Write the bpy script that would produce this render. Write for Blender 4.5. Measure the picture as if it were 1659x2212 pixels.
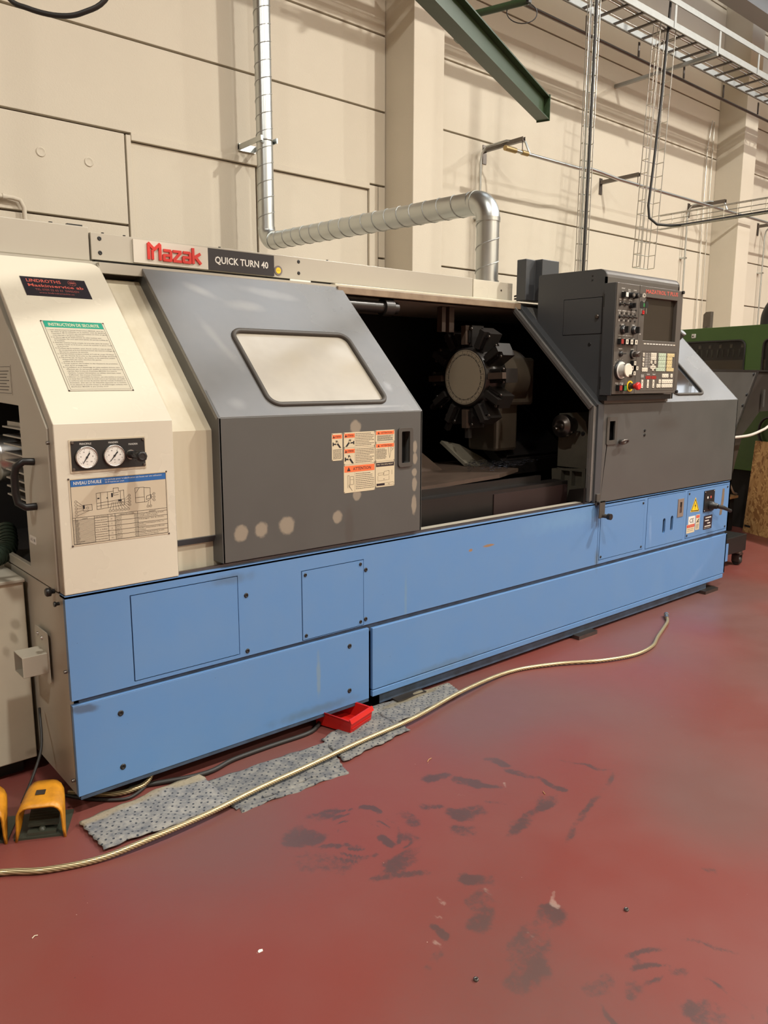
import bpy, bmesh, math, random
from mathutils import Vector, Matrix
from mathutils.geometry import tessellate_polygon
R = math.radians
rnd = random.Random(7)
for o in list(bpy.data.objects): bpy.data.objects.remove(o)
SC = bpy.context.scene
COL = SC.collection

# ------------------------------------------------------------------ camera
cam = bpy.data.cameras.new('camera'); camo = bpy.data.objects.new('camera', cam); COL.objects.link(camo)
cam.sensor_fit = 'VERTICAL'; cam.sensor_height = 24.0
cam.lens = 24.0 * 1671.64 / 2212.0
cam.clip_start = 0.02; cam.clip_end = 200
yaw, pitch, roll = R(40.4973), R(-9.8854), R(0.1093)
fw = Vector((math.sin(yaw)*math.cos(pitch), math.cos(yaw)*math.cos(pitch), math.sin(pitch)))
rt = Vector((math.cos(yaw), -math.sin(yaw), 0)); up = rt.cross(fw)
r2 = rt*math.cos(roll) + up*math.sin(roll); u2 = -rt*math.sin(roll) + up*math.cos(roll)
M = Matrix((r2, u2, -fw)).transposed().to_4x4(); M.translation = Vector((-0.7964, -2.5571, 1.5))
camo.matrix_world = M
SC.camera = camo

# ------------------------------------------------------------------ world, exposure
SC.view_settings.view_transform = 'Standard'; SC.view_settings.look = 'None'
SC.view_settings.exposure = -0.4; SC.view_settings.gamma = 1.0
SC.view_settings.use_curve_mapping = False
SC.cycles.use_denoising = True
SC.cycles.max_bounces = 6; SC.cycles.diffuse_bounces = 4; SC.cycles.glossy_bounces = 4
SC.cycles.sample_clamp_indirect = 4.0
W = bpy.data.worlds.new('world'); SC.world = W; W.use_nodes = True
W.node_tree.nodes['Background'].inputs[0].default_value = (0.62, 0.78, 1.0, 1)
W.node_tree.nodes['Background'].inputs[1].default_value = 1.2

# ------------------------------------------------------------------ large lights (high-bay lamps under the roof)
LAMP_SPOTS = [(0.2, -3.6), (7.0, -3.6), (13.5, -3.6), (4.5, -9.0), (12.0, -9.0), (-5.0, -3.6)]  # last spot is an added fill lamp for the left-facing sides
LAMP_Z = 8.2
def lamp_light(x, y, e, size=0.36, col=(1.0, 0.96, 0.885)):
    l = bpy.data.lights.new('high_bay_light', 'AREA'); l.shape = 'DISK'; l.size = size; l.energy = e; l.color = col
    o = bpy.data.objects.new('high_bay_light', l); COL.objects.link(o); o.location = (x, y, LAMP_Z - 0.22)
for i, (x, y) in enumerate(LAMP_SPOTS):
    lamp_light(x, y, (500, 1050, 850, 830, 680, 420)[i])

# ------------------------------------------------------------------ helpers
def mat(name, col=(0.5,0.5,0.5), rough=0.5, metal=0.0, spec=0.5, coat=0.0, coat_rough=0.1, emit=None, es=0.0,
        var=0.0, vscale=3.0, vcol=None, bump=0.0, bscale=60.0, rvar=0.0, streak=False, alpha=1.0, trans=0.0):
    m = bpy.data.materials.new(name); m.use_nodes = True
    nt = m.node_tree; N = nt.nodes; L = nt.links; b = N['Principled BSDF']
    b.inputs['Base Color'].default_value = (*col, 1); b.inputs['Roughness'].default_value = rough
    b.inputs['Metallic'].default_value = metal; b.inputs['Specular IOR Level'].default_value = spec
    b.inputs['Coat Weight'].default_value = coat; b.inputs['Coat Roughness'].default_value = coat_rough
    b.inputs['Transmission Weight'].default_value = trans
    b.inputs['Alpha'].default_value = alpha
    if emit: b.inputs['Emission Color'].default_value = (*emit, 1); b.inputs['Emission Strength'].default_value = es
    if var or bump or rvar:
        tc = N.new('ShaderNodeTexCoord'); mp = N.new('ShaderNodeMapping'); L.new(tc.outputs['Object'], mp.inputs[0])
        if streak: mp.inputs['Scale'].default_value = (1, 1, 0.12)
        n = N.new('ShaderNodeTexNoise'); n.inputs['Scale'].default_value = vscale; n.inputs['Detail'].default_value = 3.5
        n.inputs['Roughness'].default_value = 0.65; L.new(mp.outputs[0], n.inputs['Vector'])
    if var:
        cr = N.new('ShaderNodeMapRange'); cr.interpolation_type = 'SMOOTHSTEP'; cr.inputs[1].default_value = 0.2; cr.inputs[2].default_value = 0.85; L.new(n.outputs[0], cr.inputs[0])
        mul = N.new('ShaderNodeMath'); mul.operation = 'MULTIPLY'; mul.inputs[1].default_value = var; L.new(cr.outputs[0], mul.inputs[0])
        mx = N.new('ShaderNodeMix'); mx.data_type = 'RGBA'; mx.inputs[6].default_value = (*col, 1)
        mx.inputs[7].default_value = (*(vcol or tuple(c*0.5 for c in col)), 1)
        L.new(mul.outputs[0], mx.inputs[0]); L.new(mx.outputs[2], b.inputs['Base Color'])
    if rvar:
        rr = N.new('ShaderNodeMapRange'); rr.interpolation_type = 'SMOOTHSTEP'; rr.inputs[1].default_value = 0.15; rr.inputs[2].default_value = 0.85
        rr.inputs[3].default_value = max(0.02, rough - rvar); rr.inputs[4].default_value = rough + rvar
        L.new(n.outputs[0], rr.inputs[0]); L.new(rr.outputs[0], b.inputs['Roughness'])
    if bump:
        n2 = N.new('ShaderNodeTexNoise'); n2.inputs['Scale'].default_value = bscale; n2.inputs['Detail'].default_value = 3
        L.new(tc.outputs['Object'], n2.inputs['Vector'])
        bp = N.new('ShaderNodeBump'); bp.inputs['Strength'].default_value = bump; bp.inputs['Distance'].default_value = 0.004
        L.new(n2.outputs[0], bp.inputs['Height']); L.new(bp.outputs[0], b.inputs['Normal'])
    return m

def nmath(nt, op, a, b=None):
    n = nt.nodes.new('ShaderNodeMath'); n.operation = op
    for i, v in enumerate((a, b)):
        if v is None: continue
        if isinstance(v, (int, float)): n.inputs[i].default_value = v
        else: nt.links.new(v, n.inputs[i])
    return n.outputs[0]

def spots(m, items, axes='XY', space='Object', noise=0.35, nscale=14.0):
    """paint worn or dirty patches of given colours onto material m; items: (u, v, ru, rv, rot_deg, soft, colour, strength[, ring])"""
    nt = m.node_tree; N = nt.nodes; L = nt.links; b = N['Principled BSDF']
    tc = N.new('ShaderNodeTexCoord'); sep = N.new('ShaderNodeSeparateXYZ')
    nz = N.new('ShaderNodeTexNoise'); nz.inputs['Scale'].default_value = nscale; nz.inputs['Detail'].default_value = 4
    L.new(tc.outputs[space], nz.inputs['Vector']); L.new(tc.outputs[space], sep.inputs[0])
    ia, ib = 'XYZ'.index(axes[0]), 'XYZ'.index(axes[1])
    if b.inputs['Base Color'].links: cur = b.inputs['Base Color'].links[0].from_socket
    else:
        rgb = N.new('ShaderNodeRGB'); rgb.outputs[0].default_value = b.inputs['Base Color'].default_value; cur = rgb.outputs[0]
    nf = nmath(nt, 'MULTIPLY', nmath(nt, 'SUBTRACT', nz.outputs[0], 0.5), noise*4)
    for it in items:
        u, v, ru, rv, rot, soft, c, s = it[:8]; ring = it[8] if len(it) > 8 else None
        cr, sr = math.cos(R(rot)), math.sin(R(rot))
        du = nmath(nt, 'SUBTRACT', sep.outputs[ia], u); dv = nmath(nt, 'SUBTRACT', sep.outputs[ib], v)
        pu = nmath(nt, 'ADD', nmath(nt, 'MULTIPLY', du, cr/ru), nmath(nt, 'MULTIPLY', dv, sr/ru))
        pv = nmath(nt, 'ADD', nmath(nt, 'MULTIPLY', du, -sr/rv), nmath(nt, 'MULTIPLY', dv, cr/rv))
        d = nmath(nt, 'SQRT', nmath(nt, 'ADD', nmath(nt, 'MULTIPLY', pu, pu), nmath(nt, 'MULTIPLY', pv, pv)))
        d = nmath(nt, 'ADD', d, nf)
        if ring: d = nmath(nt, 'DIVIDE', nmath(nt, 'ABSOLUTE', nmath(nt, 'SUBTRACT', d, 1.0)), ring)
        mr = N.new('ShaderNodeMapRange'); mr.interpolation_type = 'SMOOTHSTEP'
        mr.inputs[1].default_value = 1.0 - soft; mr.inputs[2].default_value = 1.0; mr.inputs[3].default_value = s; mr.inputs[4].default_value = 0.0
        L.new(d, mr.inputs[0])
        mx = N.new('ShaderNodeMix'); mx.data_type = 'RGBA'; mx.inputs[7].default_value = (*c, 1)
        L.new(mr.outputs[0], mx.inputs[0]); L.new(cur, mx.inputs[6]); cur = mx.outputs[2]
    L.new(cur, b.inputs['Base Color'])

def specks(m, scale, thr, c, s=1.0, space='Object'):
    nt = m.node_tree; N = nt.nodes; L = nt.links; b = N['Principled BSDF']
    tc = N.new('ShaderNodeTexCoord')
    v = N.new('ShaderNodeTexVoronoi'); v.inputs['Scale'].default_value = scale; L.new(tc.outputs[space], v.inputs['Vector'])
    n = N.new('ShaderNodeTexNoise'); n.inputs['Scale'].default_value = scale*0.13; L.new(tc.outputs[space], n.inputs['Vector'])
    sepc = N.new('ShaderNodeSeparateColor'); L.new(v.outputs['Color'], sepc.inputs[0])
    rad = nmath(nt, 'MULTIPLY', nmath(nt, 'SUBTRACT', sepc.outputs[0], 0.6), thr)
    k = nmath(nt, 'LESS_THAN', v.outputs['Distance'], rad)
    k = nmath(nt, 'MULTIPLY', k, s)
    if b.inputs['Base Color'].links: cur = b.inputs['Base Color'].links[0].from_socket
    else:
        rgb = N.new('ShaderNodeRGB'); rgb.outputs[0].default_value = b.inputs['Base Color'].default_value; cur = rgb.outputs[0]
    mx = N.new('ShaderNodeMix'); mx.data_type = 'RGBA'; mx.inputs[7].default_value = (*c, 1)
    L.new(k, mx.inputs[0]); L.new(cur, mx.inputs[6]); L.new(mx.outputs[2], b.inputs['Base Color'])

class F:
    """a frame: origin, u, v, n (outward)"""
    def __init__(s, o, u, v):
        s.o = Vector(o); s.u = Vector(u).normalized(); s.v = Vector(v).normalized(); s.n = s.u.cross(s.v)
    def p(s, a, b, c=0.0): return s.o + s.u*a + s.v*b + s.n*c
def FF(y=0.0): return F((0, y, 0), (1, 0, 0), (0, 0, 1))            # a face looking at the aisle
SL = F((0, 0, 1.35), (1, 0, 0), (0, 0.6, 0.59))                      # the sloping upper front, v from the fold upward
def FS(x=0.0): return F((x, 0, 0), (0, -1, 0), (0, 0, 1))           # a face looking to -X, u = -y
def FT(z=0.0): return F((0, 0, z), (1, 0, 0), (0, 1, 0))            # a face looking up

class MB:
    def __init__(s): s.v = []; s.f = []; s.m = []; s.sm = []; s.mats = []; s.mi = 0; s.smooth = False
    def use(s, m):
        if m not in s.mats: s.mats.append(m)
        s.mi = s.mats.index(m); return s
    def add(s, vs, fs, smooth=None):
        k = len(s.v); s.v += [tuple(v) for v in vs]
        for f in fs: s.f.append(tuple(i + k for i in f)); s.m.append(s.mi); s.sm.append(s.smooth if smooth is None else smooth)
        return s
    def box(s, x0, y0, z0, x1, y1, z1):
        x0, x1 = min(x0,x1), max(x0,x1); y0, y1 = min(y0,y1), max(y0,y1); z0, z1 = min(z0,z1), max(z0,z1)
        return s.add([(x0,y0,z0),(x1,y0,z0),(x1,y1,z0),(x0,y1,z0),(x0,y0,z1),(x1,y0,z1),(x1,y1,z1),(x0,y1,z1)],
              [(0,3,2,1),(4,5,6,7),(0,1,5,4),(1,2,6,5),(2,3,7,6),(3,0,4,7)])
    def fbox(s, fr, u0, v0, u1, v1, n0, n1):
        return s.plate(fr, [(u0,v0),(u1,v0),(u1,v1),(u0,v1)], [], n0, n1)
    def plate(s, fr, outer, holes=(), n0=-0.01, n1=0.0):
        def ccw(p, want):
            a = sum(p[i][0]*p[(i+1)%len(p)][1] - p[(i+1)%len(p)][0]*p[i][1] for i in range(len(p)))
            return list(p) if (a > 0) == want else list(p)[::-1]
        outer = ccw(outer, True); holes = [ccw(h, False) for h in holes]
        def isrect(p): return len(p) == 4 and len({round(q[0],6) for q in p}) == 2 and len({round(q[1],6) for q in p}) == 2
        if holes and isrect(outer) and all(isrect(h) for h in holes):      # a sheet with square cut-outs: clean grid of quads
            xs = sorted({q[0] for lp in [outer]+holes for q in lp}); ys = sorted({q[1] for lp in [outer]+holes for q in lp}); vs = []; fs = []; nx = len(xs)
            for n_ in (n1, n0): vs += [fr.p(a, b, n_) for b in ys for a in xs]
            k = nx*len(ys)
            ins = lambda a, b: any(min(q[0] for q in h) < a < max(q[0] for q in h) and min(q[1] for q in h) < b < max(q[1] for q in h) for h in holes)
            cell = lambda i, j: 0 <= i < nx-1 and 0 <= j < len(ys)-1 and not ins((xs[i]+xs[i+1])/2, (ys[j]+ys[j+1])/2)
            for j in range(len(ys)-1):
                for i in range(nx-1):
                    if not cell(i, j): continue
                    a = j*nx+i; q = (a, a+1, a+nx+1, a+nx); fs.append(q); fs.append(tuple(t+k for t in reversed(q)))
                    for (u, v), e in zip(((0,-1),(1,0),(0,1),(-1,0)), ((q[0],q[1]),(q[1],q[2]),(q[2],q[3]),(q[3],q[0]))):
                        if not cell(i+u, j+v): fs.append((e[0], e[0]+k, e[1]+k, e[1]))
            return s.add(vs, fs, False)
        loops = [outer] + holes; pts = [q for lp in loops for q in lp]; n = len(pts)
        if holes: tris = tessellate_polygon([[Vector((a, b, 0)) for a, b in lp] for lp in loops])
        else: tris = [tuple(range(n))]
        vs = [fr.p(a, b, n1) for a, b in pts] + [fr.p(a, b, n0) for a, b in pts]; fs = []
        for t in tris:
            if len(t) == 3:
                a, b, c = [pts[i] for i in t]
                if (b[0]-a[0])*(c[1]-a[1]) - (b[1]-a[1])*(c[0]-a[0]) < 0: t = (t[0], t[2], t[1])
            fs.append(tuple(t)); fs.append(tuple(i + n for i in reversed(t)))
        k = 0
        for lp in loops:
            m = len(lp)
            for i in range(m):
                a, b = k + i, k + (i+1) % m; fs.append((a, a+n, b+n, b))
            k += m
        return s.add(vs, fs, False)
    def tube(s, path, r, seg=10, caps=True, closed=False, radii=None):
        P = [Vector(p) for p in path]; n = len(P); rings = []; prev = None
        for i, p in enumerate(P):
            if closed: t = P[(i+1) % n] - P[i-1]
            else: t = (P[i+1] if i < n-1 else P[i]) - (P[i-1] if i else P[i])
            t.normalize()
            if prev is None:
                a = Vector((0,0,1)) if abs(t.z) < 0.9 else Vector((1,0,0))
                nn = t.cross(a).normalized()
            else:
                nn = prev - t*prev.dot(t)
                nn = nn.normalized() if nn.length > 1e-6 else t.orthogonal().normalized()
            prev = nn; bb = t.cross(nn); rr = radii[i] if radii else r
            rings.append([p + (nn*math.cos(2*math.pi*k/seg) + bb*math.sin(2*math.pi*k/seg))*rr for k in range(seg)])
        vs = [v for rg in rings for v in rg]; fs = []
        for i in range(n if closed else n-1):
            j = (i+1) % n
            for k in range(seg):
                k2 = (k+1) % seg; fs.append((i*seg+k, i*seg+k2, j*seg+k2, j*seg+k))
        s.add(vs, fs, seg > 5)
        if caps and not closed:
            s.add(rings[0], [tuple(reversed(range(seg)))], False); s.add(rings[-1], [tuple(range(seg))], False)
        return s
    def cyl(s, p0, p1, r, seg=16, r1=None):
        return s.tube([p0, p1], r, seg, radii=[r, r if r1 is None else r1])
    def lathe(s, fr, prof, seg=24, cu=0, cv=0):
        """prof: list of (radius, n) about the frame's normal"""
        vs = []; fs = []
        for r, n in prof:
            for k in range(seg):
                a = 2*math.pi*k/seg; vs.append(fr.p(cu + r*math.cos(a), cv + r*math.sin(a), n))
        for i in range(len(prof)-1):
            for k in range(seg):
                k2 = (k+1) % seg; fs.append((i*seg+k, i*seg+k2, (i+1)*seg+k2, (i+1)*seg+k))
        s.add(vs, fs, True)
        s.add(vs[-seg:], [tuple(range(seg))], False); s.add(vs[:seg], [tuple(reversed(range(seg)))], False)
        return s
    def text(s, fr, txt, u0, v0, w=None, h=0.01, n=0.0006, ext=0.0, bold=0.0, align='L', ang=0.0, mirror=False):
        key = (txt, round(bold,3), ext > 0)
        if key not in TXT:
            c = bpy.data.curves.new('lettering', 'FONT'); c.body = txt; c.size = 1.0; c.offset = bold; c.resolution_u = 2
            if ext > 0: c.extrude = 0.5
            o = bpy.data.objects.new('lettering', c); COL.objects.link(o)
            bpy.context.view_layer.update()
            me = bpy.data.meshes.new_from_object(o.evaluated_get(bpy.context.evaluated_depsgraph_get()))
            TXT[key] = ([tuple(v.co) for v in me.vertices], [tuple(p.vertices) for p in me.polygons])
            bpy.data.objects.remove(o); bpy.data.curves.remove(c); bpy.data.meshes.remove(me)
        vs, fs = TXT[key]
        if not vs: return s
        xs = [v[0] for v in vs]; ys = [v[1] for v in vs]; x0, x1, y0, y1 = min(xs), max(xs), min(ys), max(ys)
        sy = h/0.73; sx = (w/(x1-x0)) if w else sy*0.92
        off = {'L': 0, 'C': -(x1-x0)*sx/2, 'R': -(x1-x0)*sx}[align]
        ca, sa = math.cos(ang), math.sin(ang); out = []
        for x, y, z in vs:
            a = (x-x0)*sx + off; b = y*sy
            out.append(fr.p(u0 + a*ca - b*sa, v0 + a*sa + b*ca, n + (z+0.5)*ext if ext else n))
        return s.add(out, fs, False)
    def obj(s, name, parent=None, bevel=0.0, shade=True):
        me = bpy.data.meshes.new(name); me.from_pydata(s.v, [], s.f)
        for m in s.mats: me.materials.append(m)
        me.polygons.foreach_set('material_index', s.m); me.polygons.foreach_set('use_smooth', s.sm); me.update()
        o = bpy.data.objects.new(name, me); COL.objects.link(o)
        if parent: o.parent = parent
        if bevel:
            b = o.modifiers.new('edge', 'BEVEL'); b.width = bevel; b.segments = 2; b.limit_method = 'ANGLE'; b.angle_limit = R(40)
        return o
TXT = {}
def convex(p):
    n = len(p); s = 0
    for i in range(n):
        a, b, c = p[i], p[(i+1)%n], p[(i+2)%n]
        k = (b[0]-a[0])*(c[1]-b[1]) - (b[1]-a[1])*(c[0]-b[0])
        if abs(k) < 1e-12: continue
        if s == 0: s = 1 if k > 0 else -1
        elif (k > 0) != (s > 0): return False
    return True
def rrect(u0, v0, u1, v1, r, seg=4, corners=(1,1,1,1)):
    out = []
    for i, (cx, cy, a0) in enumerate(((u0+r, v0+r, 180), (u1-r, v0+r, 270), (u1-r, v1-r, 0), (u0+r, v1-r, 90))):
        if corners[i]:
            for k in range(seg+1):
                a = R(a0 + 90*k/seg); out.append((cx + r*math.cos(a), cy + r*math.sin(a)))
        else: out.append(((u0,v0),(u1,v0),(u1,v1),(u0,v1))[i])
    return out
def rect(u0, v0, u1, v1): return [(u0,v0),(u1,v0),(u1,v1),(u0,v1)]
def arc(c, r, a0, a1, n=6): return [(c[0] + r*math.cos(R(a0+(a1-a0)*k/n)), c[1] + r*math.sin(R(a0+(a1-a0)*k/n))) for k in range(n+1)]
def tag(o, label=None, cat=None, group=None, kind=None):
    if label: o['label'] = label
    if cat: o['category'] = cat
    if group: o['group'] = group
    if kind: o['kind'] = kind
    return o
def thing(name, label, cat, loc=(0,0,0), group=None):
    o = bpy.data.objects.new(name, None); COL.objects.link(o); o.empty_display_size = 0.1
    return tag(o, label, cat, group)      # parts are modelled in place, the empty stays at the world's origin
def base(root, loc):                       # put the empty at the thing's base without moving its parts
    root.location = loc
    for c in root.children: c.matrix_parent_inverse = Matrix.Translation(-Vector(loc))
def smooth_path(pts, n=8):
    P = [Vector(p) for p in pts]; out = []
    for i in range(len(P)-1):
        p0 = P[i-1] if i else P[0]*2 - P[1]; p1, p2 = P[i], P[i+1]; p3 = P[i+2] if i+2 < len(P) else P[-1]*2 - P[-2]
        for k in range(n):
            t = k/n; out.append(0.5*((2*p1) + (p2-p0)*t + (2*p0-5*p1+4*p2-p3)*t*t + (3*p1-p0-3*p2+p3)*t**3))
    out.append(P[-1]); return out

# ------------------------------------------------------------------ materials
WALL = mat('painted_concrete_cream', (0.64, 0.575, 0.46), 0.75, var=0.3, vscale=1.2, vcol=(0.55,0.485,0.38), bump=0.25, bscale=90)
specks(WALL, 16, 0.1, (0.26, 0.2, 0.14), 0.6)
WALLD = mat('dark_joint_grey', (0.20, 0.155, 0.12), 0.9)  # darker backing, seen in the joints between the wall panels
CEIL = mat('ceiling_sheet', (0.42, 0.40, 0.36), 0.8)
FLOOR = mat('red_floor_paint', (0.178, 0.036, 0.028), 0.40, spec=0.45, var=0.6, vscale=1.3, vcol=(0.17, 0.062, 0.05), rvar=0.12, bump=0.08, bscale=25)
BEIGE = mat('beige_machine_paint', (0.62, 0.575, 0.465), 0.27, spec=0.5, var=0.12, vscale=3, vcol=(0.54,0.49,0.385), rvar=0.03)
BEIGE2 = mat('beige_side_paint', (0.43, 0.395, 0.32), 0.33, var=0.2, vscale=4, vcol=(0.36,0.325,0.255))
BEIGE_DIRTY = mat('dirty_beige_paint', (0.60, 0.55, 0.43), 0.36, var=0.55, vscale=9, vcol=(0.42,0.35,0.22), streak=True)
GREY = mat('dark_grey_machine_paint', (0.076, 0.076, 0.071), 0.35, spec=0.6, var=0.4, vscale=3.5, vcol=(0.095,0.092,0.084), rvar=0.06)
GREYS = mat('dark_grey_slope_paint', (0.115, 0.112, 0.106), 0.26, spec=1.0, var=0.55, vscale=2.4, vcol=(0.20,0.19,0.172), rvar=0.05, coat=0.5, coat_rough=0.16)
GREYC = mat('dark_grey_cabinet_paint', (0.056, 0.060, 0.064), 0.35, spec=0.5, var=0.3, vscale=4, vcol=(0.07,0.073,0.075))
PANEL = mat('grey_brown_console_paint', (0.095, 0.083, 0.070), 0.4, var=0.2, vscale=6)
BLUE = mat('blue_machine_paint', (0.105, 0.235, 0.47), 0.42, spec=0.45, var=0.4, vscale=5, vcol=(0.145,0.25,0.42), rvar=0.1)
BLUED = mat('dirty_blue_frame_paint', (0.055, 0.09, 0.15), 0.55, var=0.8, vscale=12, vcol=(0.02,0.025,0.03))
BLACK = mat('black_plastic', (0.012, 0.012, 0.012), 0.4)
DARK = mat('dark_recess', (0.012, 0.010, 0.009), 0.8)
OILY_SHADE = mat('oily_shaded_steel', (0.008, 0.006, 0.005), 0.4, metal=0.0, var=0.6, vscale=8, vcol=(0.004,0.003,0.003))  # the chamber's darkness is put into this near-black colour
TRAYM = mat('oily_shaded_sheet', (0.075, 0.050, 0.036), 0.4, var=0.5, vscale=7, vcol=(0.02,0.014,0.01))  # tray sheet darkened, carrying the shade inside the chamber
OLDRED = mat('dark_red_brown_sheet', (0.018, 0.007, 0.006), 0.5)
CAST = mat('oily_cast_paint', (0.16, 0.145, 0.11), 0.4, var=0.6, vscale=7, vcol=(0.08,0.07,0.052))
STEEL = mat('bright_steel', (0.55, 0.54, 0.52), 0.28, metal=1.0, rvar=0.1, var=0.1)
DSTEEL = mat('dark_steel', (0.16, 0.14, 0.125), 0.35, metal=0.9, var=0.4, vscale=20)
GALV = mat('galvanised_sheet', (0.60, 0.63, 0.62), 0.33, metal=1.0, var=0.2, vscale=5, vcol=(0.50,0.53,0.53), rvar=0.04)
GALVD = mat('dull_galvanised_steel', (0.42, 0.43, 0.41), 0.5, metal=.5, var=.3, vscale=12)
ZINC = mat('zinc_wire', (0.60, 0.57, 0.50), 0.35, metal=0.8)
RUBBER = mat('black_rubber', (0.02, 0.018, 0.016), 0.55)
GASK = mat('grey_rubber_gasket', (0.06, 0.052, 0.043), 0.55)
WHITE = mat('white_print', (0.72, 0.70, 0.64), 0.5)
CREAM = mat('cream_sticker', (0.62, 0.53, 0.36), 0.4)
CREAMP = mat('cream_sign_plate', (0.55, 0.475, 0.35), 0.35)
SAFEP = mat('pale_safety_plate', (0.50, 0.46, 0.36), 0.18)
INK = mat('black_print', (0.012, 0.012, 0.014), 0.5)
INKB = mat('brown_grey_print', (0.07, 0.06, 0.05), 0.5)
ORANGE = mat('orange_print', (0.80, 0.16, 0.05), 0.45)
REDP = mat('red_print', (0.60, 0.018, 0.008), 0.45)
PINKR = mat('pale_red_print', (0.55, 0.10, 0.07), 0.45)
GREENP = mat('green_print', (0.02, 0.26, 0.17), 0.35)
BLUEP = mat('blue_print', (0.02, 0.12, 0.36), 0.4)
YELLOW = mat('yellow_print', (0.85, 0.55, 0.02), 0.4)
NAVY = mat('dark_plate', (0.022, 0.02, 0.026), 0.2)
GAUGE = mat('gauge_dial_white', (0.75, 0.72, 0.66), 0.35)
GLASSD = mat('dusty_reflection_polycarbonate', (0.42, 0.38, 0.31), 0.16, spec=0.8, var=0.6, vscale=3.5, vcol=(0.30,0.27,0.22), rvar=0.1)  # pale opaque tint holds ceiling reflections and a dusty haze
GLASSR = mat('reflecting_window_pane', (0.02, 0.022, 0.025), 0.06, spec=1.0, coat=1.0, coat_rough=0.03)
CRT = mat('screen_glass', (0.035, 0.028, 0.02), 0.08, spec=0.8)
GREENM = mat('green_machine_paint', (0.045, 0.115, 0.012), 0.4, var=0.2, vscale=3)
GREENB = mat('green_crane_paint', (0.030, 0.060, 0.024), 0.36, var=0.35, vscale=14, vcol=(0.055,0.075,0.04))
KEYW = mat('key_cream', (0.72, 0.66, 0.54), 0.45)
KEYG = mat('key_pale_green', (0.52, 0.62, 0.46), 0.45)
KEYY = mat('key_pale_yellow', (0.72, 0.58, 0.30), 0.45)
KEYR = mat('key_dark_red', (0.28, 0.02, 0.015), 0.4)
KEYGR = mat('key_green', (0.03, 0.20, 0.05), 0.4)
REDB = mat('red_plastic', (0.52, 0.012, 0.008), 0.35)
ESTOP = mat('red_button', (0.70, 0.03, 0.03), 0.3)
PEDAL = mat('yellow_cast_paint', (0.62, 0.26, 0.012), 0.42, var=0.75, vscale=22, vcol=(0.30,0.12,0.012), bump=0.4, bscale=60)
PEDD = mat('dark_green_pedal', (0.045, 0.05, 0.035), 0.45)
SKY = mat('skylight_pane', (0.8, 0.9, 1.0), 0.5, emit=(0.86, 0.93, 1.0), es=3.0)
LAMPM = mat('lamp_lens', (1,1,1), 0.5, emit=(1.0, 0.92, 0.8), es=30)
PUTTY = mat('body_filler', (0.27, 0.23, 0.175), 0.6)
WOODP = mat('pallet_wood', (0.45, 0.25, 0.10), 0.7, var=0.4, vscale=10)

spots(GREY, [(x, z, r, r*1.05, a, 0.35, (0.27,0.23,0.175), 0.92) for x, z, r, a in
      [(.668,.912,.036,0),(.757,.915,.034,0),(.876,.917,.042,30),(1.128,.922,.030,20),(1.226,1.292,.034,0),(1.232,1.006,.026,0)]]
      + [(1.566,1.192,.016,.033,0,.35,(0.27,0.23,0.175),.9),(1.566,1.14,.018,.03,0,.35,(0.27,0.23,0.175),.9),(1.564,1.077,.018,.022,0,.35,(0.27,0.23,0.175),.9),
         (1.565,1.024,.018,.036,0,.35,(0.27,0.23,0.175),.9),(1.563,.929,.018,.05,0,.35,(0.27,0.23,0.175),.9)]
      + [(3.72,1.22,.22,.07,0,.9,(0.06,0.053,0.045),.5),(1.19,.87,.03,.13,0,.6,(0.07,0.062,0.055),.6)], axes='XZ', noise=0.14, nscale=38)
spots(BLUE, [(1.95,.66,.02,.01,0,.5,(0.30,0.17,0.06),.9),(2.08,.665,.05,.008,0,.5,(0.30,0.17,0.06),.9),(1.52,.5,.012,.14,0,.7,(0.16,0.27,0.38),.6),
             (1.02,.25,.014,.14,0,.7,(0.19,0.27,0.33),.7),(3.03,.46,.03,.10,0,.9,(0.10,0.13,0.14),.7),(1.0,.10,.3,.03,0,.9,(0.10,0.16,0.22),.6),
             (1.8,.11,.5,.03,0,.95,(0.10,0.16,0.22),.5),(.62,.74,.14,.03,0,.9,(0.09,0.12,0.15),.5),(2.7,.72,.5,.08,0,.95,(0.15,0.30,0.50),.5),(.04,.385,.06,.02,-10,.6,(0.06,0.06,0.06),.6),
             (3.6,.55,.02,.12,5,.8,(0.22,0.34,0.55),.5),(4.2,.15,.25,.03,30,.9,(0.17,0.28,0.50),.4)], axes='XZ', noise=0.25, nscale=20)
specks(BLUE, 26, 0.11, (0.04,0.06,0.09), 0.7)
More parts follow.
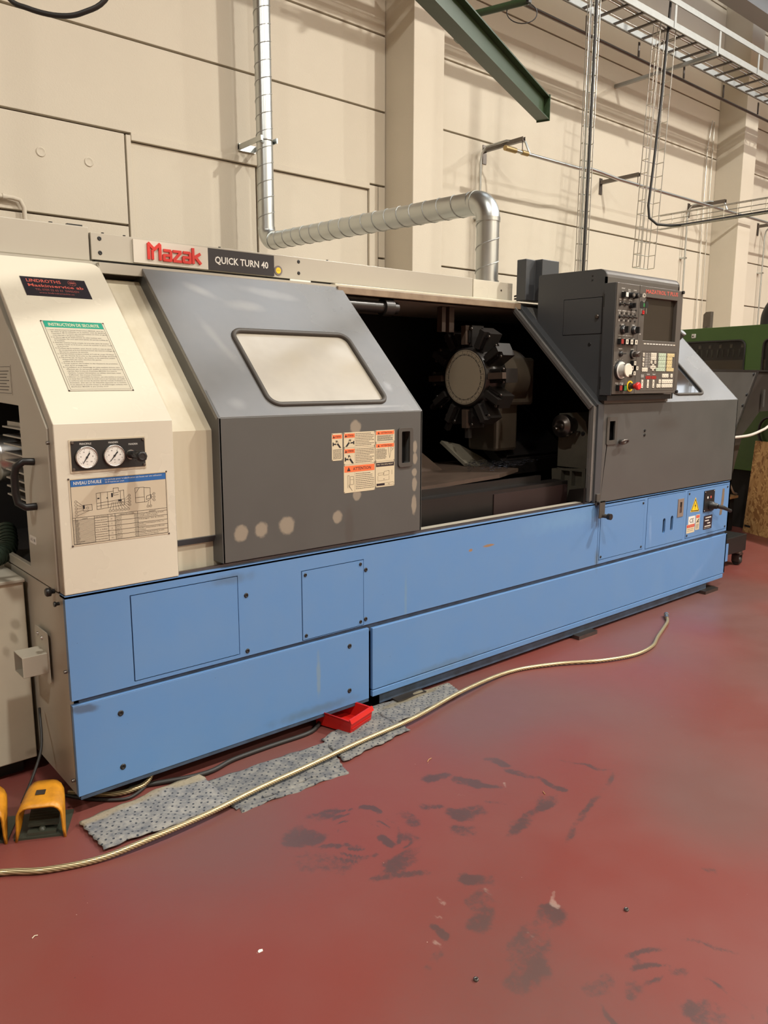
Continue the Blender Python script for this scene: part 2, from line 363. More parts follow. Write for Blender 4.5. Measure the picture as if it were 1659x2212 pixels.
STAINS_DARK = [(1.419, -1.108, 0.283, 0.019, -164.2), (1.638, -0.922, 0.121, 0.0133, 115.9), (1.216, -1.011, 0.177, 0.0418, -170.6), (1.42, -0.928, 0.067, 0.019, 90.9), (0.649, -0.545, 0.0506, 0.038, -21.3), (0.508, -0.586, 0.0403, 0.057, -128.0), (0.538, -0.624, 0.023, 0.057, -65.3), (0.489, -0.764, 0.0701, 0.0665, -55.4), (0.599, -0.812, 0.0621, 0.0152, -28.0), (0.69, -0.913, 0.0828, 0.0418, 9.1), (0.858, -0.746, 0.031, 0.038, -103.0), (0.788, -0.618, 0.0333, 0.0228, -59.9), (0.714, -0.8, 0.0207, 0.0285, -85.1), (0.552, -0.712, 0.0333, 0.019, -40.2), (0.788, -0.835, 0.0149, 0.038, -81.3), (0.638, -0.97, 0.0966, 0.0228, -30.1), (0.613, -0.754, 0.031, 0.0228, -58.1), (1.394, -0.683, 0.0586, 0.029, -68.9), (1.128, -0.614, 0.0403, 0.0435, -21.0), (1.196, -0.716, 0.0379, 0.0435, -60.7), (1.243, -0.786, 0.046, 0.0217, -56.7), (1.392, -0.808, 0.0506, 0.029, -72.0), (1.042, -0.852, 0.0483, 0.058, -19.5), (0.978, -0.747, 0.0437, 0.029, -47.7), (1.158, -0.88, 0.0403, 0.0145, -56.5), (0.958, -0.928, 0.0322, 0.0435, -49.3), (0.798, -1.134, 0.0483, 0.0362, -50.4), (0.734, -1.203, 0.0379, 0.0435, -174.7), (0.68, -1.246, 0.054, 0.0435, -150.7), (0.785, -1.384, 0.0816, 0.0508, -169.9), (0.688, -1.418, 0.0598, 0.0653, -179.4), (0.61, -1.47, 0.0552, 0.058, -172.2), (0.55, -1.218, 0.023, 0.0217, -103.0), (0.73, -1.61, 0.0403, 0.0319, -9.9), (0.466, -1.286, 0.031, 0.0203, 14.0), (0.848, -1.826, 0.0345, 0.0653, -49.1), (0.782, -1.676, 0.0287, 0.029, 10.4), (0.912, -1.718, 0.0207, 0.0217, -64.1), (0.877, -1.625, 0.0115, 0.0203, -95.7), (1.372, -1.564, 0.0103, 0.0174, -70.6)]
STAINS_LIGHT = [(0.778, -1.196, 0.021, 0.012, -97.0), (0.649, -1.132, 0.013, 0.012, -94.6), (0.601, -1.172, 0.007, 0.012, -39.3), (0.902, -1.337, 0.046, 0.012, -145.3), (0.746, -1.399, 0.019, 0.012, -108.4), (0.512, -1.247, 0.023, 0.012, -88.8), (0.135, -0.963, 0.001, 0.006, -45.0), (1.102, -0.774, 0.011, 0.008, -57.7), (1.289, -0.818, 0.017, 0.008, -126.5)]
def floor_mask_setup():
    nt = FLOOR.node_tree; N = nt.nodes; L = nt.links; b = N['Principled BSDF']
    at = N.new('ShaderNodeAttribute'); at.attribute_name = 'wear'
    sp = N.new('ShaderNodeSeparateColor'); L.new(at.outputs['Color'], sp.inputs[0])
    tc = N.new('ShaderNodeTexCoord'); nz = N.new('ShaderNodeTexNoise'); nz.inputs['Scale'].default_value = 45; nz.inputs['Detail'].default_value = 5; nz.inputs['Roughness'].default_value = .7
    L.new(tc.outputs['Object'], nz.inputs['Vector']); cur = b.inputs['Base Color'].links[0].from_socket
    for ch, c, s_ in ((0, (0.065, 0.036, 0.034), .88), (1, (0.42, 0.31, 0.25), .5), (2, (0.125, 0.072, 0.062), .72)):
        v = nmath(nt, 'ADD', sp.outputs[ch], nmath(nt, 'MULTIPLY', nmath(nt, 'SUBTRACT', nz.outputs[0], .5), 1.3 if ch < 2 else .3))
        mr = N.new('ShaderNodeMapRange'); mr.interpolation_type = 'SMOOTHSTEP'; mr.inputs[1].default_value = .28 if ch < 2 else .0; mr.inputs[2].default_value = .75 if ch < 2 else 1.0; mr.inputs[4].default_value = s_
        L.new(v, mr.inputs[0])
        k = nmath(nt, 'MULTIPLY', mr.outputs[0], nmath(nt, 'GREATER_THAN', sp.outputs[ch], .02))
        mx = N.new('ShaderNodeMix'); mx.data_type = 'RGBA'; mx.inputs[7].default_value = (*c, 1); L.new(k, mx.inputs[0]); L.new(cur, mx.inputs[6]); cur = mx.outputs[2]
    L.new(cur, b.inputs['Base Color'])
floor_mask_setup()
specks(FLOOR, 22, 0.075, (0.55, 0.42, 0.34), 0.9); specks(FLOOR, 15, 0.06, (0.03, 0.02, 0.02), 0.8)

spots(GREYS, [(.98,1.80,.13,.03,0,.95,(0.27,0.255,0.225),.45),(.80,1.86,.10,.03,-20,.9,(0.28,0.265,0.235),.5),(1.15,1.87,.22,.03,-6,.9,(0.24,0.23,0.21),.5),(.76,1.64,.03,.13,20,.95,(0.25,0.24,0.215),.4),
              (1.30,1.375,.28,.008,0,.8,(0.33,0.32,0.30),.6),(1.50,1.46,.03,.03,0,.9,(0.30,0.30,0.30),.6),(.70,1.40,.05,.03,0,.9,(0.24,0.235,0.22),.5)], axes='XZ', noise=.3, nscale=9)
# ------------------------------------------------------------------ the hall
X0, X1, Y0, Y1, ZC = -12.0, 26.0, -11.0, 3.80, 9.0
def build_floor():
    import numpy as np
    gx0, gx1, gy0, gy1, st = -.9, 5.1, -2.6, .4, .0085
    xs = np.arange(gx0, gx1+st/2, st); ys = np.arange(gy0, gy1+st/2, st); nx, ny = len(xs), len(ys); gx1, gy1 = float(xs[-1]), float(ys[-1])
    Xg, Yg = np.meshgrid(xs, ys); g = np.random.default_rng(3)
    def noise(f, n=14):
        v = np.zeros_like(Xg)
        for _ in range(n):
            a = g.uniform(0, 6.28); k = f*g.uniform(.5, 1.6); v += np.sin(k*(Xg*np.cos(a)+Yg*np.sin(a)) + g.uniform(0, 6.28))
        return v/math.sqrt(n/2)
    wx, wy = Xg + .006*noise(45), Yg + .006*noise(45); rn = noise(30)
    def blob(c, l, w, a, soft=.55):
        ca, sa = math.cos(R(a)), math.sin(R(a)); u = (wx-c[0])*ca + (wy-c[1])*sa; v = -(wx-c[0])*sa + (wy-c[1])*ca
        d = np.sqrt((np.maximum(np.abs(u)-l*.6, 0)/(l*.4+w*.6))**2 + (v/w)**2); return np.clip((1.0-d)/soft, 0, 1)
    dk = np.zeros_like(Xg); lt = np.zeros_like(Xg)
    for x, y, l, w, a in STAINS_DARK: dk = np.maximum(dk, blob((x, y), l+.006, w*1.05, a)*(.62+.16*rn))
    for x, y, l, w, a in STAINS_LIGHT: lt = np.maximum(lt, blob((x, y), l+.003, w, a)*(.55+.15*rn))
    for cx, cy, r0, r1, f, s_ in ((.68,-.712,.05,.185,210,.50),(.84,-1.80,.08,.27,130,.42)):
        rr = np.hypot(wx-cx, wy-cy); an = np.arctan2(wy-cy, wx-cx)
        env = np.clip((rr-r0)/.03, 0, 1)*np.clip((r1-rr)/.03, 0, 1)
        arcs = np.clip(np.sin(rr*f + 1.5*np.sin(an*2))*.7+.1, 0, 1)*np.clip(np.sin(an*3+rr*25)+np.sin(an*5+1)*.6, 0, 1)
        dk = np.maximum(dk, env*arcs*s_*2.5)
    gr = np.clip(.42 + .30*noise(2.2) + .22*noise(6) + .20*(Xg-1.0), 0, 1)*.85
    vs = [(float(x), float(y), 0.0) for y in ys for x in xs]; fs = []
    idx = np.arange(nx*ny).reshape(ny, nx); q = np.stack([idx[:-1,:-1], idx[:-1,1:], idx[1:,1:], idx[1:,:-1]], -1).reshape(-1, 4)
    n0 = nx*ny; ex = [(X0,Y0),(X1,Y0),(X1,Y1),(X0,Y1),(gx0,gy0),(gx1,gy0),(gx1,gy1),(gx0,gy1)]
    vs += [(x, y, 0.0) for x, y in ex] + [(x, y, -.1) for x, y in ex[:4]]
    F_ = [tuple(int(i) for i in f) for f in q] + [(n0,n0+1,n0+5,n0+4),(n0+1,n0+2,n0+6,n0+5),(n0+2,n0+3,n0+7,n0+6),(n0+3,n0,n0+4,n0+7),(n0+11,n0+10,n0+9,n0+8)]
    for i in range(4): j = (i+1) % 4; F_.append((n0+i, n0+8+i, n0+8+j, n0+j))
    me = bpy.data.meshes.new('floor'); me.from_pydata(vs, [], F_); me.materials.append(FLOOR)
    at = me.color_attributes.new('wear', 'FLOAT_COLOR', 'POINT'); d = np.zeros((len(vs), 4), np.float32); d[:, 2] = .35; d[:, 3] = 1
    d[:n0, 0] = dk.ravel(); d[:n0, 1] = lt.ravel()
    ed = np.minimum(np.minimum(Xg-gx0, gx1-Xg), np.minimum(Yg-gy0, gy1-Yg)); k = np.clip(ed/.35, 0, 1); d[:n0, 2] = (gr*k + .35*(1-k)).ravel()
    at.data.foreach_set('color', d.ravel()); me.update()
    o = bpy.data.objects.new('floor', me); COL.objects.link(o); return tag(o, kind='structure')
build_floor()
wb = MB().use(WALLD).box(X0, Y1, 0, X1, Y1+0.2, ZC).obj('wall_back'); tag(wb, kind='structure')
joints = [0.0, 0.6, 1.3, 2.0, 2.70, 3.40, 4.10, 4.80, 5.50, 6.20, 6.90, 7.60, 8.3, 9.0]
bays = [(-11.9, -2.1), (-1.7, 4.60), (5.02, 11.30), (11.70, 18.2), (18.6, 25.9)]
pm = {}
for b0, b1 in bays:
    for z0, z1 in zip(joints, joints[1:]):
        x0 = b0
        if b0 < 0 < b1 and z1 <= 3.41: segs = [(b0, 1.885), (4.505, b1)]
        else: segs = [(b0, b1)]
        for a, b in segs:
            MB().use(WALL).box(a+0.004, 3.75, z0+0.009, b-0.004, 3.799, z1-0.009).obj('wall_panel', wb, bevel=0.004)
# the bricked-in gateway below the 3.4 m joint
for a, b in ((1.935, 3.09), (3.11, 4.385)):
    MB().use(WALL).box(a, 3.775, 0, b, 3.799, 3.345).obj('infill_panel', wb, bevel=0.003)
for a, b in ((1.895, 1.935), (4.39, 4.50)):
    MB().use(WALL).box(a, 3.748, 0, b, 3.799, 3.39).obj('gate_post', wb, bevel=0.004)
MB().use(WALL).box(1.935, 3.742, 3.352, 4.39, 3.799, 3.41).obj('gate_lintel', wb, bevel=0.004)
for x, z in ((1.234, 3.142), (1.589, 3.131)):
    MB().use(WALL).lathe(FF(3.75), [(0.035,-0.01),(0.035,0.004),(0.030,0.007),(0.026,0.004),(0.01,0.004)], 20, x, z).obj('cast_plug', wb)
for i, x in enumerate((-2.1, 4.60, 11.30, 18.2)):
    t = MB().use(WALL).box(x, 3.335, 0, x+0.405, 3.80, ZC-0.01).obj('pillar_%d' % (i+1), bevel=0.006); tag(t, kind='structure')
tag(MB().use(WALL).box(X0-0.2, Y0, 0, X0, Y1, ZC).obj('wall_left'), kind='structure')
tag(MB().use(WALL).box(X1, Y0, 0, X1+0.2, Y1, ZC).obj('wall_right'), kind='structure')
tag(MB().use(WALL).box(X0, Y0-0.2, 0, X1, Y0, ZC).obj('wall_front'), kind='structure')
# ceiling with a long glazed roof light above the machines
SKX0, SKX1, SKY0, SKY1 = 4.0, 24.0, -1.0, 2.0
tag(MB().use(CEIL).plate(FT(ZC), rect(X0, Y0, X1, Y1), [rect(SKX0, SKY0, SKX1, SKY1)], 0.0, 0.15).obj('ceiling'), kind='structure')
sk = MB().use(SKY).plate(FT(ZC+0.1), rect(SKX0, SKY0, SKX1, SKY1), [], -0.01, 0.0).obj('window_1'); tag(sk, kind='structure')
sb = MB().use(CEIL)
x = SKX0
while x < SKX1 + 0.01:
    sb.box(x-0.03, SKY0, ZC-0.02, x+0.03, SKY1, ZC+0.09); x += 1.18
for y in (SKY0, (SKY0+SKY1)/2, SKY1): sb.box(SKX0, y-0.03, ZC-0.02, SKX1, y+0.03, ZC+0.09)
sb.obj('glazing_bars', sk)
# unseen beam, added above the machines to shade the upper wall
gb_ = MB().use(mat('shade_beam_paint', (0.40,0.30,0.08), .5)).box(X0+.1,.1,6.55,X1-.1,.45,7.35)
tag(gb_.obj('added_shade_beam'), kind='structure')
# crane runway beam, high in front of the wall
rb = MB().use(mat('light_grey_crane_paint',(0.30,0.32,0.33),.4))
for z in (6.30, 6.75): rb.box(X0+0.05, 2.75, z, X1-0.05, 3.0, z+0.03)
rb.box(X0+0.05, 2.87, 6.33, X1-0.05, 2.89, 6.75)
tag(rb.obj('runway_beam', bevel=0), kind='structure')
for i, (x, y) in enumerate(LAMP_SPOTS):
    t = thing('high_bay_lamp', ['round high bay lamp under the roof at the near end of the machines', 'round high bay lamp under the roof in front of the lathe',
        'round high bay lamp under the roof beyond the lathe', 'round high bay lamp over the aisle near the camera', 'round high bay lamp over the aisle farther along', 'added unseen lamp under the roof, filling in light on the lathe end wall'][i], 'lamp', group='high bay lamps')
    fr = FT(LAMP_Z)
    MB().use(DSTEEL).lathe(fr, [(0.34,-0.19),(0.30,-0.10),(0.16,0.06),(0.12,0.2),(0.0301,0.22)], 24, x, y).obj('lamp_shade', t)
    MB().use(DSTEEL).cyl((x, y, LAMP_Z+0.2), (x, y, ZC), 0.012, 8).obj('hanger', t)
    base(t, (x, y, LAMP_Z-0.19))

# ------------------------------------------------------------------ the lathe
LA = thing('cnc_lathe', 'long blue, beige and dark grey lathe with open sliding door in the middle', 'lathe')
def prof(y0, zb, zf=1.35, yt=0.6, zt=1.94, t=0.0): return [(y0, zb), (y0, zf), (yt, zt)]
def screw(mb, fr, u, v, r=0.008, n=0.003):
    mb.use(BLACK).lathe(fr, [(r*1.25, 0.0), (r*1.2, 0.001), (r, n), (r*0.5, n), (r*0.45, n*0.4)], 12, u, v)
# core of the base and closed back of the machine
MB().use(BLUED).box(0.04, 0.34, 0.08, 4.60, 1.8, 0.76).box(0.9, 0.04, 0.095, 4.60, 0.34, 0.76).box(0.04, 0.02, 0.405, 0.9, 0.34, 0.76).obj('machine_bed', LA)
MB().use(BEIGE2).box(0.06, 1.50, 0.76, 4.60, 1.8, 1.93).box(0.02, 0.62, 1.905, 3.0, 1.8, 1.95).box(3.0, 0.62, 1.905, 4.62, 1.8, 1.95).obj('rear_casing', LA)
# blue upper front panel with openings for the service panels
access = [(.226,.435,.646,.745),(.946,.423,1.268,.715),(3.03,.442,3.515,.75),(3.553,.436,4.006,.757),(4.045,.437,4.61,.754)]
mb = MB().use(BLUE).plate(FF(0), rect(.0035,.418,3.028,.782), [rect(a-.0035,b-.0035,c+.0035,d+.0035) for a,b,c,d in access[:2]], -.02, 0)
mb.plate(FF(0), rect(3.032,.418,4.645,.775), [rect(a-.0035,b-.0035,c+.0035,d+.0035) for a,b,c,d in [(3.05,.442,3.515,.75)]+access[3:]], -.02, 0)
mb.box(.0035,0.0,.775,3.028,.05,.785).box(3.032,0,.768,4.645,.05,.778).box(4.625,0,.418,4.645,.3,.778)
mb.obj('upper_front_panel', LA)
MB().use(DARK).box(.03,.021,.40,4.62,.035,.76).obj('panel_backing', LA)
for i, (a,b,c,d) in enumerate(access):
    if i == 2: a = 3.05
    if i == 3:
        slots = [rrect(3.747,.512,3.775,.604,.0135), rrect(3.842,.516,3.870,.612,.0135)]
        m_ = MB().use(BLUE).plate(FF(0), rect(a,b,c,d), [rrect(3.745,.508,3.777,.608,.0155), rrect(3.840,.512,3.872,.614,.0155)], -.012, .0015)
        m_.use(mat('grey_brown_escutcheon',(0.22,0.17,0.14),.45)).plate(FF(.001), rect(3.918,.596,3.99,.716), [rect(3.942,.622,3.968,.694)], 0, .006)
        m_.use(BLACK).fbox(FF(.0), 3.942,.622,3.968,.694, 0, .003).use(STEEL).fbox(FF(0), 3.948,.626,3.956,.66,.003,.005)
        m_.use(BLACK).fbox(FF(.0), 3.744,.507,3.778,.609, -.016, -.0125).fbox(FF(.0), 3.839,.511,3.873,.615, -.016, -.0125)
        for s0 in (3.751, 3.846): m_.use(DSTEEL).tube([(s0+.01,.012,.53),(s0+.01,.012,.59)], .004, 8)
        m_.obj('access_panel', LA)
    else:
        m_ = MB().use(BLUE).plate(FF(0), rect(a,b,c,d), [], -.012, .0015)
        e = .016
        if i in (1, 2, 4):
            for u in (a+e, c-e):
                for v in (b+e, d-e): screw(m_, FF(-.0015), u, v, .0065)
        m_.obj('access_panel', LA)
for u, v in ((.684,.664),(.683,.438),(1.283,.669),(1.282,.445)):
    s_ = MB(); screw(s_, FF(0), u, v, .008); s_.obj('bolt', LA)
# electric panel furniture
EP = FF(-.0015)
m_ = MB().use(BLACK).fbox(EP, 4.262,.592,4.40,.738, 0,.006)
for u, v in ((4.27,.60),(4.392,.60),(4.27,.73),(4.392,.73)): m_.use(STEEL).lathe(EP, [(.004,.006),(.003,.008)], 8, u, v)
for u, c in ((4.305, WHITE), (4.348, PINKR)): m_.use(c).lathe(EP, [(.009,.006),(.009,.0068)], 12, u, .69)
m_.use(BLACK).lathe(EP, [(.030,.006),(.028,.03),(.022,.034),(.020,.055),(.012,.062)], 20, 4.345, .632)
m_.tube([(4.345,-.055,.632),(4.40,-.075,.618),(4.46,-.085,.596),(4.485,-.085,.588)], .012, 10, radii=[.016,.014,.011,.013])
m_.obj('main_switch', LA)
m_ = MB().use(YELLOW).plate(EP, [(4.088,.611),(4.208,.606),(4.148,.706)], [], 0,.001)
m_.use(INK).plate(EP, [(4.095,.615),(4.201,.610),(4.148,.698)], [[(4.104,.620),(4.192,.616),(4.148,.688)]], .001,.0014)
m_.plate(EP, [(4.152,.672),(4.139,.646),(4.148,.646),(4.144,.622),(4.158,.652),(4.149,.652)], [], .001,.0015)
m_.obj('high_voltage_sign', LA)
m_ = MB().use(WHITE).plate(EP, rrect(4.070,.528,4.158,.581,.003), [], 0,.001).use(INK).text(EP, 'CE', 4.086, .538, .055, .030, .0012, bold=.01)
m_.obj('ce_mark_sticker', LA)
m_ = MB().use(CREAM).plate(EP, rrect(4.052,.468,4.158,.527,.003), [], 0,.001).use(REDP).fbox(EP,4.055,.506,4.156,.524,.001,.0014).use(CREAM).text(EP,'ATTENTION',4.062,.510,.085,.010,.0018)
m_.use(INKB).text(EP,'COUPER LE COURANT',4.06,.492,.085,.006,.0012).text(EP,'AVANT OUVERTURE',4.06,.480,.075,.006,.0012)
m_.obj('caution_sticker', LA)
m_ = MB().use(CREAM).plate(EP, rrect(4.168,.478,4.222,.583,.004), [], 0,.001).use(REDP).fbox(EP,4.172,.562,4.218,.570,.001,.0014).fbox(EP,4.172,.573,4.218,.579,.001,.0014)
m_.use(INK).plate(EP,[(4.18,.532),(4.20,.548),(4.21,.556),(4.213,.55),(4.203,.54),(4.21,.53),(4.205,.528),(4.195,.535),(4.184,.526)],[],.001,.0015)
for k in range(4): m_.use(INKB).fbox(EP,4.178,.488+k*.008,4.205+.003*k,.4905+k*.008,.001,.0013)
m_.obj('caution_sticker', LA)
m_ = MB().use(NAVY).plate(EP, rrect(4.279,.466,4.398,.562,.002), [], 0,.001)
for k,(a,b) in enumerate(((.02,.10),(.015,.07),(.05,.09),(.015,.10))): m_.use(WHITE).fbox(EP,4.282+a,.543-k*.02,4.282+b,.551-k*.02,.001,.0014)
m_.text(EP,'MACHINERY',4.29,.472,.09,.006,.0014).obj('rating_plate', LA)
MB().use(mat('peeled_tape', (0.20,0.14,0.09), 0.7, var=.6, vscale=30)).plate(EP, [(4.50,.545),(4.532,.545),(4.545,.60),(4.552,.66),(4.55,.731),(4.522,.731),(4.516,.65)], [], 0,.001).obj('peeled_tape', LA)
# dark groove and lower panels
MB().use(BLUED).box(.03,.012,.38,4.63,.03,.425).obj('groove_rail', LA)
m_ = MB().use(BLUE).plate(FF(-.004), rect(.003,.07,1.297,.398), [], -.018, 0)
m_.box(.003,-.004,.398,1.297,.02,.401)
for u, v in ((.165,.331),(.162,.129),(1.188,.342),(1.186,.137)): screw(m_, FF(-.004), u, v, .009)
m_.use(BLUED).box(.01,-.002,.055,1.297,.06,.071)
m_.obj('lower_front_panel', LA, bevel=.003)
m_ = MB().use(BLUE).plate(FF(-.004), rect(1.318,.103,4.64,.395), [], -.018, 0).plate(FF(-.004), rect(1.318,.070,4.62,.0995), [], -.018, 0)
m_.box(4.62,-.004,.10,4.64,.25,.395).obj('lower_front_panel', LA, bevel=.003)
MB().use(BLUE).box(4.64,.015,.175,4.715,.02,.305).obj('end_flap', LA)
MB().use(BLUED).box(1.345,.016,.018,4.42,.12,.09).box(1.345,.016,.018,1.375,.4,.09).box(.55,.34,.02,4.42,.44,.09).obj('base_frame', LA)
for x in (1.5, 2.9, 4.38):
    MB().use(DSTEEL).box(x-.05,-.03,0,x+.13,.1,.022).obj('levelling_block', LA)
for x in (.15, .62):
    MB().use(DSTEEL).box(x,.42,0,x+.16,.56,.05).cyl((x+.08,.49,.05),(x+.08,.49,.1),.025,10).obj('levelling_block', LA)
# track along the top of the blue front
MB().use(BEIGE2).box(1.60,.035,.785,3.0,.075,.797).use(DSTEEL).box(.41,.022,.783,3.03,.034,.796).obj('door_track', LA)

# ---- beige headstock cover
hs = [(.005,.785),(.41,.785),(.41,1.35),(.005,1.35)]
m_ = MB().use(BEIGE).plate(FF(0), rect(.005,.787,.41,1.352), [], -.012, 0)
m_.plate(SL, [(.005,0),(.41,0)] + [(.41,.76)] + arc((.37,.80),.04,0,90,5)[1:] + [(.005,.84)], [], -.012, 0)
m_.use(BEIGE2).plate(FS(.405), [(0,.787),(0,1.35),(-.6,1.94),(-.6,1.90),(-.06,1.33),(-.06,.787)], [], -.005, 0)
m_.obj('headstock_cover', LA, bevel=.003)
# its end wall toward the camera with the spindle opening
ends = [(-.0,.787),(0,1.35),(-.6,1.94),(-1.55,1.94),(-1.55,.787)]
m_ = MB().use(BEIGE2).plate(FS(.0055), [(-.052,.79),(-.052,1.335),(-.64,1.915),(-1.55,1.915),(-1.55,.79)], [[(-.337,.825),(-.337,1.40),(-1.3,1.42),(-1.3,.825)]], -.012, .006)
m_.plate(FS(.0055), [(-.0125,.787),(-.0125,1.346),(-.6,1.926),(-.6,1.917),(-.048,1.337),(-.048,.787)], [], -.01, 0)
m_.box(.0,.30,.815,.03,.345,.825)
m_.obj('end_wall', LA, bevel=.002)
MB().use(BEIGE2).plate(FS(.0035), [(-.0205,.07),(-.0205,.782),(-1.5,.782),(-1.5,.07)], [], -.012, 0).obj('lower_end_wall', LA)
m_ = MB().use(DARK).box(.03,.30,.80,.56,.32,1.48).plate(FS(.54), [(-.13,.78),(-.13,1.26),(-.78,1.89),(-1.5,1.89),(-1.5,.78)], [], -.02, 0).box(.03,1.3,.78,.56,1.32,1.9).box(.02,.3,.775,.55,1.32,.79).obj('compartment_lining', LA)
# inside the opening: ribbed motor, spindle cylinder, gearbox, small valve
mt = MB().use(mat('dull_aluminium', (0.42,0.40,0.37), .38, metal=.8, var=.5, vscale=18))
for k in range(9):
    z = 1.30 - k*.034
    mt.box(.06,.42,z,.40,.80,z+.007)
mt.box(.12,.46,1.02,.36,.78,1.31).box(.08,.44,1.30,.38,.8,1.325)
mt.obj('ribbed_motor', LA, bevel=.001)
MB().use(STEEL).lathe(FS(.05), [(.10,-.4),(.10,-.02),(.085,.0),(.05,.002)], 28, -.96, 1.16).obj('spindle_cylinder', LA)
MB().use(OILY_SHADE).box(.10,.42,.90,.30,.62,1.015).obj('gearbox', LA, bevel=.02)
MB().use(DARK).cyl((.12,.46,.90),(.12,.46,.84),.03,12).use(DSTEEL).box(.08,.42,.85,.15,.48,.86).cyl((.09,.5,.80),(.09,.5,.85),.018,10).obj('oil_valve', LA)
MB().use(BLACK).tube([(-.001,.205,1.215),(-.035,.205,1.218),(-.055,.22,1.20),(-.06,.228,1.17),(-.06,.232,1.11),(-.055,.228,1.075),(-.035,.215,1.06),(-.001,.215,1.06)],
    .013, 10).obj('pull_handle', LA)
m_ = MB().use(WHITE).plate(FS(-.0005), rrect(-.318,.918,-.248,.945,.004), [], 0,.001).use(INK).text(FS(-.0005),'A3',-.31,.926,.024,.012,.0012).text(FS(-.0005),'80',-.274,.926,.018,.012,.0012).obj('number_sticker', LA)
m_ = MB().use(BEIGE2).plate(FS(-.0005), rect(-.66,1.435,-.392,1.54), [], 0,.001).use(INKB).plate(FS(-.0005), rect(-.655,1.44,-.397,1.535), [rect(-.653,1.442,-.399,1.533)], .001,.0013)
for k in range(7): m_.fbox(FS(-.0005), -.64, 1.451+k*.011, -.415-rnd.random()*.06, 1.4545+k*.011, .001,.0013)
m_.obj('instruction_plate', LA)
for y, z in ((.088,.786),(.047,.752)):
    MB().use(BLACK).lathe(FS(0), [(.008,0),(.008,.012),(.015,.014),(.015,.026),(.012,.03)] if z > .77 else [(.006,0),(.006,.01),(.009,.012),(.009,.018)], 14, -y, z).obj('thumb_screw', LA)
for z, y in ((1.29,.03),(.125,.02),(.52,.02)):
    MB().use(DSTEEL).cyl((.0,y,z),(-.01,y,z),.006,10).obj('bolt', LA)

# ---- gauge plate
G = FF(0)
m_ = MB().use(CREAMP).plate(G, rrect(.049,1.190,.307,1.299,.003), [], 0,.002).use(BLACK).plate(G, rect(.055,1.197,.303,1.294), [], .002,.004)
for u, v in ((.06,1.203),(.298,1.203),(.06,1.289),(.298,1.289)): m_.use(DSTEEL).lathe(G, [(.006,.004),(.004,.008)], 10, u, v)
m_.use(WHITE).text(G,'PRINCIPALE',.102,1.281,.038,.0065,.0045,align='C').text(G,'MANDRIN',.194,1.281,.032,.0065,.0045,align='C').text(G,'MANDRIN',.262,1.272,.031,.0065,.0045,align='C')
gp = m_.obj('gauge_plate', LA)
for u in (.102,.194):
    g_ = MB().use(STEEL).lathe(G, [(.0365,.004),(.0365,.012),(.034,.014),(.0325,.011)], 32, u, 1.240)
    g_.use(GAUGE).lathe(G, [(.0325,.008),(.0325,.0112)], 32, u, 1.240)
    g_.use(INK)
    for k in range(28):
        a = R(225 - k*10); c, s = math.cos(a), math.sin(a); l = .006 if k % 4 == 0 else .003
        g_.plate(G, [(u+c*.0305-s*.0004,1.240+s*.0305+c*.0004),(u+c*(.0305-l)-s*.0004,1.240+s*(.0305-l)+c*.0004),(u+c*(.0305-l)+s*.0004,1.240+s*(.0305-l)-c*.0004),(u+c*.0305+s*.0004,1.240+s*.0305-c*.0004)],[],.0112,.0116)
    for k, t in enumerate(('0','20','40','60','80','100')):
        a = R(225 - k*54); g_.text(G, t, u+math.cos(a)*.020, 1.240+math.sin(a)*.020-.002, None, .004, .0116, align='C')
    g_.text(G,'bar',u,1.225,None,.004,.0116,align='C').text(G,'psi',u,1.217,None,.003,.0116,align='C')
    a = R(56 if u < .15 else 50); c, s = math.cos(a), math.sin(a)
    g_.plate(G, [(u-c*.024-s*.0008,1.240-s*.024+c*.0008),(u-c*.024+s*.0008,1.240-s*.024-c*.0008),(u+c*.016+s*.0022,1.240+s*.016-c*.0022),(u+c*.018,1.240+s*.018),(u+c*.016-s*.0022,1.240+s*.016+c*.0022)],[],.0118,.0125)
    g_.lathe(G, [(.0035,.0116),(.003,.014)], 12, u, 1.240)
    g_.obj('pressure_gauge', LA)
k_ = MB().use(STEEL).lathe(G, [(.016,.004),(.016,.006)], 20, .252, 1.240).use(BLACK).lathe(G, [(.014,.006),(.013,.055),(.0165,.058),(.0175,.098),(.013,.103),(.008,.101)], 20, .252, 1.240)
for k in range(10):
    a = 2*math.pi*k/10; k_.cyl(G.p(.252+.017*math.cos(a),1.240+.017*math.sin(a),.060), G.p(.252+.017*math.cos(a),1.240+.017*math.sin(a),.096), .0026, 6)
k_.obj('regulator_knob', LA)

# ---- oil level chart
m_ = MB().use(CREAMP).plate(G, rrect(.0405,.9485,.3795,1.1725,.002), [], 0,.0012)
m_.use(BLUEP).fbox(G,.046,1.1455,.375,1.168,.0012,.0016)
m_.use(INK).plate(G, rect(.0455,.9535,.3755,1.1685), [rect(.0467,.9547,.3743,1.1673)], .0012,.0018)
m_.use(WHITE).text(G,"NIVEAU D'HUILE",.056,1.1515,.092,.011,.002,bold=.012)
m_.text(G,'La periode pour la lubrification est basee sur une utilisation',.160,1.159,.20,.0055,.002).text(G,'de 8 heures par jour.',.160,1.1505,.066,.0055,.002)
m_.use(INK)
def ln(a, b, w=.0005, fr=G, n=.0012):
    dx, dy = b[0]-a[0], b[1]-a[1]; l = math.hypot(dx, dy) or 1; px, py = -dy/l*w, dx/l*w
    m_.plate(fr, [(a[0]+px,a[1]+py),(a[0]-px,a[1]-py),(b[0]-px,b[1]-py),(b[0]+px,b[1]+py)], [], n, n+.0005)
def poly(pts, w=.0005, fr=G, n=.0012):
    for a, b in zip(pts, pts[1:]): ln(a, b, w, fr, n)
